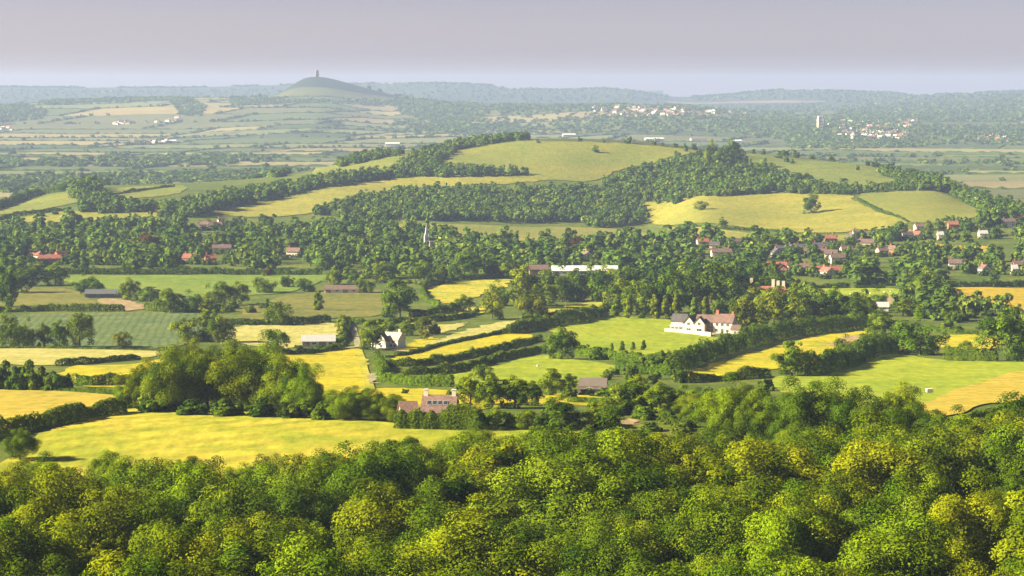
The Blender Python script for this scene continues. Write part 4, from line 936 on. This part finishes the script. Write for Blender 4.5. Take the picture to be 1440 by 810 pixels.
# woods on the middle hill
scatter([(440, 302), (472, 292), (560, 273), (622, 269), (752, 268), (842, 270), (892, 280), (912, 306), (895, 318), (840, 321), (800, 311), (680, 311), (600, 311), (500, 309)], 9.5, (6.5, 13))
scatter([(840, 268), (868, 250), (910, 236), (960, 227), (1000, 223), (1050, 230), (1098, 246), (1130, 258), (1180, 268), (1100, 271), (1000, 278), (950, 287), (905, 284), (870, 275)], 10, (6, 14))
scatter([(1130, 262), (1210, 266), (1290, 262), (1300, 268), (1200, 274), (1100, 273)], 8, (5, 9))
scatter([(1235, 244), (1290, 252), (1330, 262), (1370, 280), (1440, 300), (1440, 312), (1395, 303), (1362, 286), (1330, 272), (1290, 266)], 9.5, (9, 14))
scatter([(225, 306), (262, 292), (310, 282), (350, 274), (420, 264), (480, 253), (545, 247), (560, 250), (500, 259), (430, 270), (350, 288), (300, 298), (275, 306)], 9, (10, 15))
scatter([(545, 246), (570, 238), (640, 240), (740, 244), (742, 247), (640, 250), (560, 251)], 8.5, (8, 13))
scatter([(590, 232), (600, 216), (640, 206), (700, 198.5), (742, 196.5), (700, 202), (650, 210), (622, 226)], 9, (7, 12))
scatter([(470, 232), (520, 222), (560, 217), (600, 213), (596, 217), (520, 228), (476, 237)], 10, (8, 12), keep=.8)
scatter([(555, 240), (580, 222), (610, 218), (625, 232), (600, 242)], 9, (8, 13))
scatter([(110, 292), (120, 272), (150, 276), (160, 290), (236, 293), (240, 298), (120, 302)], 10, (8, 13))
scatter([(100, 276), (112, 268), (136, 264), (140, 276), (112, 284)], 10, (12, 17))
for x in (905, 932, 968, 1046, 1062, 1085, 1105, 1152, 1160, 1205, 1232, 1250, 760, 842): scatter([(x - 7, 240), (x + 7, 240), (x + 7, 199.5 + max(0, (x - 880)) * .105), (x - 7, 199.5 + max(0, (x - 880)) * .105)], 60, (5, 9))
crest = lambda x: np.interp(x, [760, 900, 1000, 1100, 1200, 1260], [196, 201, 211, 218.5, 230, 238])
for x in list(range(820, 1270, 16)):
    if rng.random() < .75:
        p = hit(x + rng.uniform(-5, 5), float(crest(x)) + 1.2); h = rng.uniform(4, 9) if x < 1100 else rng.uniform(6, 11)
        far_pos.append((p[0], p[1], p[2], h, h * rng.uniform(.9, 1.4), 0, TINTS[1]))
# the wooded village belt
scatter([(-20, 322), (60, 318), (260, 320), (420, 326), (480, 322), (560, 327), (690, 342), (850, 346), (900, 340), (980, 336), (1060, 346), (1180, 340), (1240, 334), (1300, 322), (1330, 314), (1400, 306), (1540, 302), (1540, 342), (1400, 346), (1300, 338),
         (1290, 345), (1360, 366), (1410, 368), (1540, 350), (1540, 398), (1340, 399), (1300, 408), (1130, 403), (1100, 392), (1000, 378), (870, 388), (760, 390), (715, 391), (640, 382), (520, 378), (450, 380), (-20, 379)], 14.5, (7, 17), keep=.74)
scatter([(455, 392), (540, 388), (600, 386), (690, 386), (720, 390), (600, 392), (500, 396)], 15, (8, 13), keep=.8)
scatter([(-20, 381), (25, 382), (30, 398), (-20, 402)], 12, (9, 15))
scatter([(1100, 404), (1130, 404), (1140, 430), (1225, 432), (1270, 440), (1240, 455), (1060, 440)], 11, (8, 13), keep=.8)
scatter([(1280, 406), (1325, 408), (1340, 432), (1420, 440), (1330, 452), (1260, 440)], 12, (7, 13), keep=.75)
scatter([(840, 395), (1095, 395), (1095, 405), (1060, 412), (850, 412)], 11, (11, 17), tint=(.7, .8, .85))
# the levels: trees along the field edges
for (x0, y0, x1, y1) in edges:
    L = math.hypot(x1 - x0, y1 - y0); dens = rng.choice([.03, .12, .3, .75], p=[.22, .3, .26, .22]); k = 0.0
    while k < L:
        k += rng.uniform(9, 15)
        if rng.random() > dens: continue
        x, yy = warp(x0 + (x1 - x0) * k / L, y0 + (y1 - y0) * k / L); z = float(ground(x, yy)); px, py = project(x, yy, z)
        if px < -40 or px > 1480 or (yy < 3300 and z > 16) or math.hypot(x - TOR_X - 60, yy - TOR_Y) < 330: continue
        h = rng.uniform(6, 13); far_pos.append((x, yy + rng.uniform(-3, 3), z, h, h * rng.uniform(.9, 1.5), 1 if yy > 3400 else 0, TINTS[rng.integers(7)]))
far = lambda poly, s=20, H=(8, 14), **k: scatter(poly, s, H, 1, None, (1.0, 1.6), **k)
far([(-20, 262), (60, 250), (300, 246), (420, 240), (400, 250), (250, 256), (110, 262), (20, 275)], 15, keep=.55)
far([(-20, 225), (200, 222), (330, 218), (420, 226), (320, 232), (100, 236), (-20, 236)], 22, keep=.45)
far([(-10, 150), (30, 148), (66, 158), (60, 168), (-10, 174)], 22); far([(50, 143), (140, 140), (262, 138), (260, 142), (130, 145), (60, 148)], 22)
far([(238, 142), (270, 140), (290, 150), (282, 164), (250, 163)], 22); far([(320, 142), (400, 138), (402, 147), (330, 150)], 22)
far([(395, 142), (470, 141), (540, 141), (640, 146), (560, 146), (470, 146), (400, 146)], 22)
far([(545, 143), (620, 142), (680, 150), (690, 160), (640, 176), (590, 168), (556, 156)], 24); far([(690, 150), (800, 146), (890, 149), (880, 152), (800, 158), (700, 160)], 26, keep=.7)
far([(780, 165), (860, 166), (960, 164), (1060, 168), (1060, 190), (960, 186), (860, 188), (780, 186)], 26, keep=.55); far([(1030, 163), (1100, 160), (1140, 178), (1130, 196), (1060, 192)], 22)
far([(815, 152), (960, 152), (1050, 156), (1050, 166), (880, 168), (820, 164)], 24, (6, 11), keep=.5)
far([(1100, 196), (1200, 198), (1300, 196), (1320, 206), (1200, 210), (1120, 210)], 22, keep=.8); far([(1130, 166), (1290, 164), (1300, 192), (1290, 198), (1140, 198)], 24, keep=.65)
far([(1290, 178), (1440, 176), (1440, 205), (1310, 200)], 28, keep=.7); far([(1180, 150), (1300, 145), (1460, 140), (1460, 170), (1300, 172), (1180, 166)], 42, (9, 15), keep=.8)
far([(560, 170), (690, 168), (760, 186), (700, 196), (600, 190), (540, 186)], 24, keep=.5); far([(700, 160), (800, 160), (800, 190), (700, 190)], 40, keep=.5)
far([(0, 126), (400, 124), (400, 134), (0, 138)], 75, (10, 18), keep=.7); far([(510, 120), (700, 119), (720, 138), (520, 136)], 75, (10, 18), keep=.75)
far([(720, 126), (930, 128), (940, 144), (720, 146)], 70, (10, 18), keep=.75); far([(960, 137), (1100, 128), (1240, 131), (1440, 130), (1440, 146), (1240, 148), (1155, 140), (960, 141)], 70, (10, 18), keep=.75)
far([(930, 147), (1155, 145.6), (1190, 153), (930, 155)], 45, (10, 16), keep=.8)
for x in np.arange(-20, 1470, 1.6):        # trees along the far skyline
    yy = 12000 + rng.uniform(-60, 60); xx = (x - 720) / F * yy; h = rng.uniform(8, 17) * (1 if math.sin(x / 31) + math.sin(x / 13) > -.6 else .3)
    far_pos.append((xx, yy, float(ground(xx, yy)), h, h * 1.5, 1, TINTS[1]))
for x, y, wpx in FRONT:
    p = hit(x, y)
    for k in range(int(wpx / 4) + 2):
        xx = p[0] + rng.uniform(-.75, .75) * wpx * mpp(p[1]); yy = p[1] - rng.uniform(6, 13); h = rng.uniform(2.2, 4.6)
        far_pos.append((xx, yy, float(ground(xx, yy)), h, h * rng.uniform(1.0, 1.6), 0, TINTS[rng.integers(7)]))
    for k in range(3):
        xx = p[0] + rng.choice([-1, 1]) * (wpx * mpp(p[1]) * .6 + rng.uniform(3, 9)); yy = p[1] + rng.uniform(-7, 12); h = rng.uniform(6, 11)
        far_pos.append((xx, yy, float(ground(xx, yy)), h, h * rng.uniform(.8, 1.1), 0, TINTS[rng.integers(7)]))
QV, QS, QT = [], [], []
for x, y, z, h, w, lod, tint in far_pos:
    lib = LOW if lod == 0 else VLOW
    V, s = lib[rng.integers(len(lib))]
    a = rng.uniform(0, 6.28); ca, sa = math.cos(a), math.sin(a); sc = w / .82
    B = np.empty_like(V); B[..., 0] = (V[..., 0] * ca - V[..., 1] * sa) * sc + x; B[..., 1] = (V[..., 0] * sa + V[..., 1] * ca) * sc + y; B[..., 2] = (V[..., 2] - .10) * 1.1 * h + z
    QV.append(B); QS.append(s); QT.append(np.repeat(tint[None], len(V), 0))
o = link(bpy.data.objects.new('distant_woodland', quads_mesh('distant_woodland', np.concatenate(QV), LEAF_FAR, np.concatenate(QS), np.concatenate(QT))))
tag(o, 'wooded belt, hill woods and far hedgerow trees seen as one mass', kind='stuff')
print('FAR TREES', len(far_pos), sum(len(q) for q in QV), 'near', sum(len(r) for r in near), 'placed', len(PLACED))
# hedge lines of the levels
HV, HS = [], []
g = np.random.default_rng(5)
for (x0, y0, x1, y1) in edges:
    if g.random() < .12: continue
    n = max(2, int(math.hypot(x1 - x0, y1 - y0) / 9)); tt = np.linspace(0, 1, n + 1); P = np.array([warp(x0 + (x1 - x0) * t_, y0 + (y1 - y0) * t_) for t_ in tt])
    z = ground(P[:, 0], P[:, 1])
    if (y0 < 3300 and z.max() > 15) or y0 > 7800 or math.hypot(P[0, 0] - TOR_X - 60, P[0, 1] - TOR_Y) < 330: continue
    hh = g.uniform(1.6, 5.2, n + 1); dv = unit(P[-1] - P[0]); nn = np.array([-dv[1], dv[0]]) * 2.4
    for i in range(n):
        A, B = P[i], P[i + 1]
        a0 = (*(A - nn), z[i]); a1 = (*(A - nn * .6), z[i] + hh[i]); a2 = (*(A + nn * .6), z[i] + hh[i]); a3 = (*(A + nn), z[i])
        b0 = (*(B - nn), z[i + 1]); b1 = (*(B - nn * .6), z[i + 1] + hh[i + 1]); b2 = (*(B + nn * .6), z[i + 1] + hh[i + 1]); b3 = (*(B + nn), z[i + 1])
        HV += [(a0, b0, b1, a1), (a1, b1, b2, a2), (a2, b2, b3, a3)]; s_ = g.uniform(.2, .8); HS += [s_] * 3
o = link(bpy.data.objects.new('distant_hedgerows', quads_mesh('distant_hedgerows', np.array(HV), LEAF_FAR, np.array(HS), np.ones((len(HV), 3)))))
tag(o, 'thin dark hedge lines between the far fields', kind='stuff')

# ------------------------------------------------------------------ small things
def pole(px, py, hpx, label):
    p = hit(px, py); h = hpx * mpp(p[1]); t = empty('utility_pole', p, R(15))
    MB().tube([(0, 0, -.5), (0, 0, h * .5), (0, 0, h)], [.17, .15, .12], 8).build('post', M['wood'], t)
    MB().box(-1.1, 1.1, -.06, .06, h - .7, h - .55).build('crossarm', M['wood'], t)
    for x in (-.95, 0, .95): MB().tube([(x, 0, h - .548), (x, 0, h - .3)], [.05, .07], 6).build('insulator', M['frame'], t)
    tag(t, label, 'pole')
pole(682, 391, 22, 'wooden utility pole beside the curved hedge top'); pole(795, 437, 16, 'wooden utility pole in the yellow meadow by the wood'); pole(1419, 334, 18, 'wooden utility pole in the village at the right')
p = hit(1307, 553); t = empty('livestock_trailer', p, R(12), (.58, .58, .58)); tag(t, 'small white livestock trailer parked in the right meadow', 'trailer')
MB().box(-1.5, 1.5, -.9, .9, .55, 2.1).build('body', M['white'], t); MB().box(-1.53, -1.503, -.8, .8, .6, 1.9).build('ramp', M['grey'], t); MB().tube([(1.5, 0, .6), (2.6, 0, .6)], .05, 6).build('drawbar', M['darksheet'], t)
MB().box(-1.55, 1.55, -.95, .95, 2.103, 2.16).build('roof', M['pale'], t)
for x in (-.45, .4):
    for y in (-1, 1):
        w_ = MB().tube([(x, y * .93 - .1, .35), (x, y * .93 + .1, .35)], .35, 14).build('wheel', M['tyre'], t); MB().tube([(x, y * .93 - .11, .35), (x, y * .93 + .11, .35)], .16, 10).build('rim', M['grey'], w_)
# sheep: one continuous skinned body
me = bpy.data.meshes.new('sheep')
vs = [(0, 0, .62), (.35, 0, .64), (-.35, 0, .64), (.55, 0, .80), (.78, 0, .86), (.33, .16, .3), (.33, .17, .0), (.33, -.16, .3), (.33, -.17, .0), (-.36, .16, .32), (-.38, .17, .0), (-.36, -.16, .32), (-.38, -.17, .0)]
me.from_pydata(vs, [(0, 1), (0, 2), (1, 3), (3, 4), (1, 5), (5, 6), (1, 7), (7, 8), (2, 9), (9, 10), (2, 11), (11, 12)], [])
tmp = bpy.data.objects.new('sheep', me); tmp.modifiers.new('skin', 'SKIN')
for v, r in zip(me.skin_vertices[0].data, [.30, .27, .28, .14, .09, .07, .045, .07, .045, .08, .05, .08, .05]): v.radius = (r, r)
me.skin_vertices[0].data[0].use_root = True; me.materials.append(M['wool']); bpy.data.objects.remove(tmp)
for i, (x, y) in enumerate([(1216, 417), (1224, 414), (1243, 412), (1206, 421), (1252, 411), (1234, 419), (1196, 415), (756, 516)]):
    o = bpy.data.objects.new('sheep', me); sk = o.modifiers.new('skin', 'SKIN'); sb = o.modifiers.new('sub', 'SUBSURF'); sb.levels = 1; sb.render_levels = 1
    o.location = hit(x, y); o.rotation_euler = (0, 0, rng.uniform(0, 6.28)); o.scale = (1.0,) * 3; link(o)
    tag(o, 'white sheep grazing in the pale pasture above the round copse' if i < 7 else 'single white sheep in the vivid green paddock', 'sheep', 'sheep in the pale pasture' if i < 7 else None)

# ------------------------------------------------------------------ labels of the scattered trees, bushes and houses
LM = [(992, 450, 'the gabled white house'), (548, 478, 'the white cottage'), (617, 560, 'the skylight farmhouse'), (790, 480, 'the vivid green paddock corner'), (330, 530, 'the big left clump'), (448, 482, 'the long white barn'), (146, 412, 'the long dark barn'),
      (822, 380, 'the very long pale shed'), (834, 540, 'the dark roofed barn'), (1237, 432, 'the muddy patch shed'), (1080, 398, 'the stone manor chimneys'), (600, 335, 'the church spire'), (1305, 551, 'the livestock trailer'), (120, 470, 'the blue-green crop'), (30, 520, 'the orange-yellow meadow'),
      (1100, 505, 'the buttercup meadow'), (1380, 415, 'the deep yellow field'), (1350, 354, 'the small village yellow field'), (660, 410, 'the small yellow hedged field'), (480, 408, 'the low brown roofed barn'), (1150, 285, 'the lone hill oak pasture'), (1030, 215, 'the right hill wood'), (1200, 415, 'the sheep pasture'), (300, 400, 'the long green field'), (1140, 352, 'the slate roofed range'), (66, 360, 'the left red roofs'), (1100, 600, 'the right edge of near wood')]
groups = {}
for it in PLACED:
    o, px, py, st = it
    best = min(LM, key=lambda l: math.hypot(px - l[0], (py - l[1]) * 1.6)); dx, dy = px - best[0], py - best[1]
    rel = ('left of' if dx < 0 else 'right of') if abs(dx) > 2.2 * abs(dy) else ('below' if dy > 0 else 'above')
    groups.setdefault((st, rel, best[2]), []).append((math.hypot(dx, dy), o))
for (st, rel, lm), L in groups.items():
    L.sort(key=lambda a: a[0])
    for k, (_, o) in enumerate(L):
        o['label'] = f'{st} {rel} {lm}' if len(L) == 1 else f'{st} {rel} {lm}, {"nearest to it" if k == 0 else nth(k) + " nearest to it"}'
        if 'group' not in o.keys(): o['group'] = {'tree': 'scattered trees of the valley', 'bush': 'scattered bushes of the valley'}.get(o['category'], 'houses of the valley village')

# ------------------------------------------------------------------ haze, light, camera
b = MB().box(-13000, 13000, -450, 14900, -3, 235)
hm, nt, n, l = new_mat('haze')
out = N(n, 'ShaderNodeOutputMaterial'); pv = N(n, 'ShaderNodeVolumePrincipled')
pv.inputs['Density'].default_value = 0.62e-4; pv.inputs['Color'].default_value = (.45, .575, .93, 1); pv.inputs['Anisotropy'].default_value = .1
l.new(pv.outputs[0], out.inputs['Volume'])
ho = b.build('haze', hm); tag(ho, 'pale bluish summer haze filling the valley', kind='stuff')

SUN_EL, SUN_AZ = R(28), R(-97)           # the azimuth is measured from the view direction (+y), negative = left
sd = Vector((math.sin(SUN_AZ) * math.cos(SUN_EL), math.cos(SUN_AZ) * math.cos(SUN_EL), math.sin(SUN_EL)))
sl = bpy.data.lights.new('sun', 'SUN'); sl.energy = 5.0; sl.angle = R(.5); sl.color = (1, .88, .63)
so = bpy.data.objects.new('sun', sl); so.rotation_euler = sd.to_track_quat('Z', 'Y').to_euler(); so.location = (-300, 0, 400); link(so)
w = bpy.data.worlds.new('World'); bpy.context.scene.world = w; w.use_nodes = True; nt = w.node_tree; nt.nodes.clear()
sky = nt.nodes.new('ShaderNodeTexSky'); sky.sky_type = 'NISHITA'; sky.sun_disc = False; sky.sun_elevation = SUN_EL; sky.sun_rotation = SUN_AZ
sky.air_density = 1.0; sky.dust_density = 2.5; sky.ozone_density = 2.0
bg = nt.nodes.new('ShaderNodeBackground'); bg.inputs[1].default_value = .055; wo = nt.nodes.new('ShaderNodeOutputWorld')
tint = nt.nodes.new('ShaderNodeMix'); tint.data_type = 'RGBA'; tint.blend_type = 'MULTIPLY'; tint.inputs[0].default_value = 1; tint.inputs[7].default_value = (.965, .90, 1.09, 1)
tcw = nt.nodes.new('ShaderNodeTexCoord'); sx = nt.nodes.new('ShaderNodeSeparateXYZ'); nt.links.new(tcw.outputs['Generated'], sx.inputs[0])
hr = nt.nodes.new('ShaderNodeValToRGB'); hr.color_ramp.elements[0].color = (2.75, 2.35, 2.05, 1); hr.color_ramp.elements[0].position = 0.0; hr.color_ramp.elements[1].color = (.20, .20, .20, 1); hr.color_ramp.elements[1].position = .34
e_ = hr.color_ramp.elements.new(.014); e_.color = (1.78, 1.69, 1.76, 1)
e_ = hr.color_ramp.elements.new(.045); e_.color = (.90, .90, 1.06, 1)
e_ = hr.color_ramp.elements.new(.13); e_.color = (.9, .92, 1.05, 1)
nt.links.new(sx.outputs['Z'], hr.inputs[0])
t2 = nt.nodes.new('ShaderNodeMix'); t2.data_type = 'RGBA'; t2.blend_type = 'MULTIPLY'; t2.inputs[0].default_value = 1
nt.links.new(sky.outputs[0], tint.inputs[6]); nt.links.new(tint.outputs[2], t2.inputs[6]); nt.links.new(hr.outputs[0], t2.inputs[7]); nt.links.new(t2.outputs[2], bg.inputs[0]); nt.links.new(bg.outputs[0], wo.inputs[0])

cam = bpy.data.cameras.new('camera'); cam.lens = 36 * F / 1440; cam.sensor_width = 36; cam.clip_end = 40000; cam.clip_start = 1
co = bpy.data.objects.new('camera', cam); co.location = (0, 0, ZC); co.rotation_euler = (math.pi / 2 - PITCH, 0, 0); link(co)
S = bpy.context.scene; S.camera = co
S.view_settings.view_transform = 'Standard'; S.view_settings.look = 'None'; S.view_settings.exposure = 2.0; S.view_settings.gamma = 1
S.render.engine = 'CYCLES'
cy = S.cycles
cy.max_bounces = 6; cy.diffuse_bounces = 2; cy.transmission_bounces = 3; cy.glossy_bounces = 2; cy.volume_bounces = 1; cy.use_denoising = True
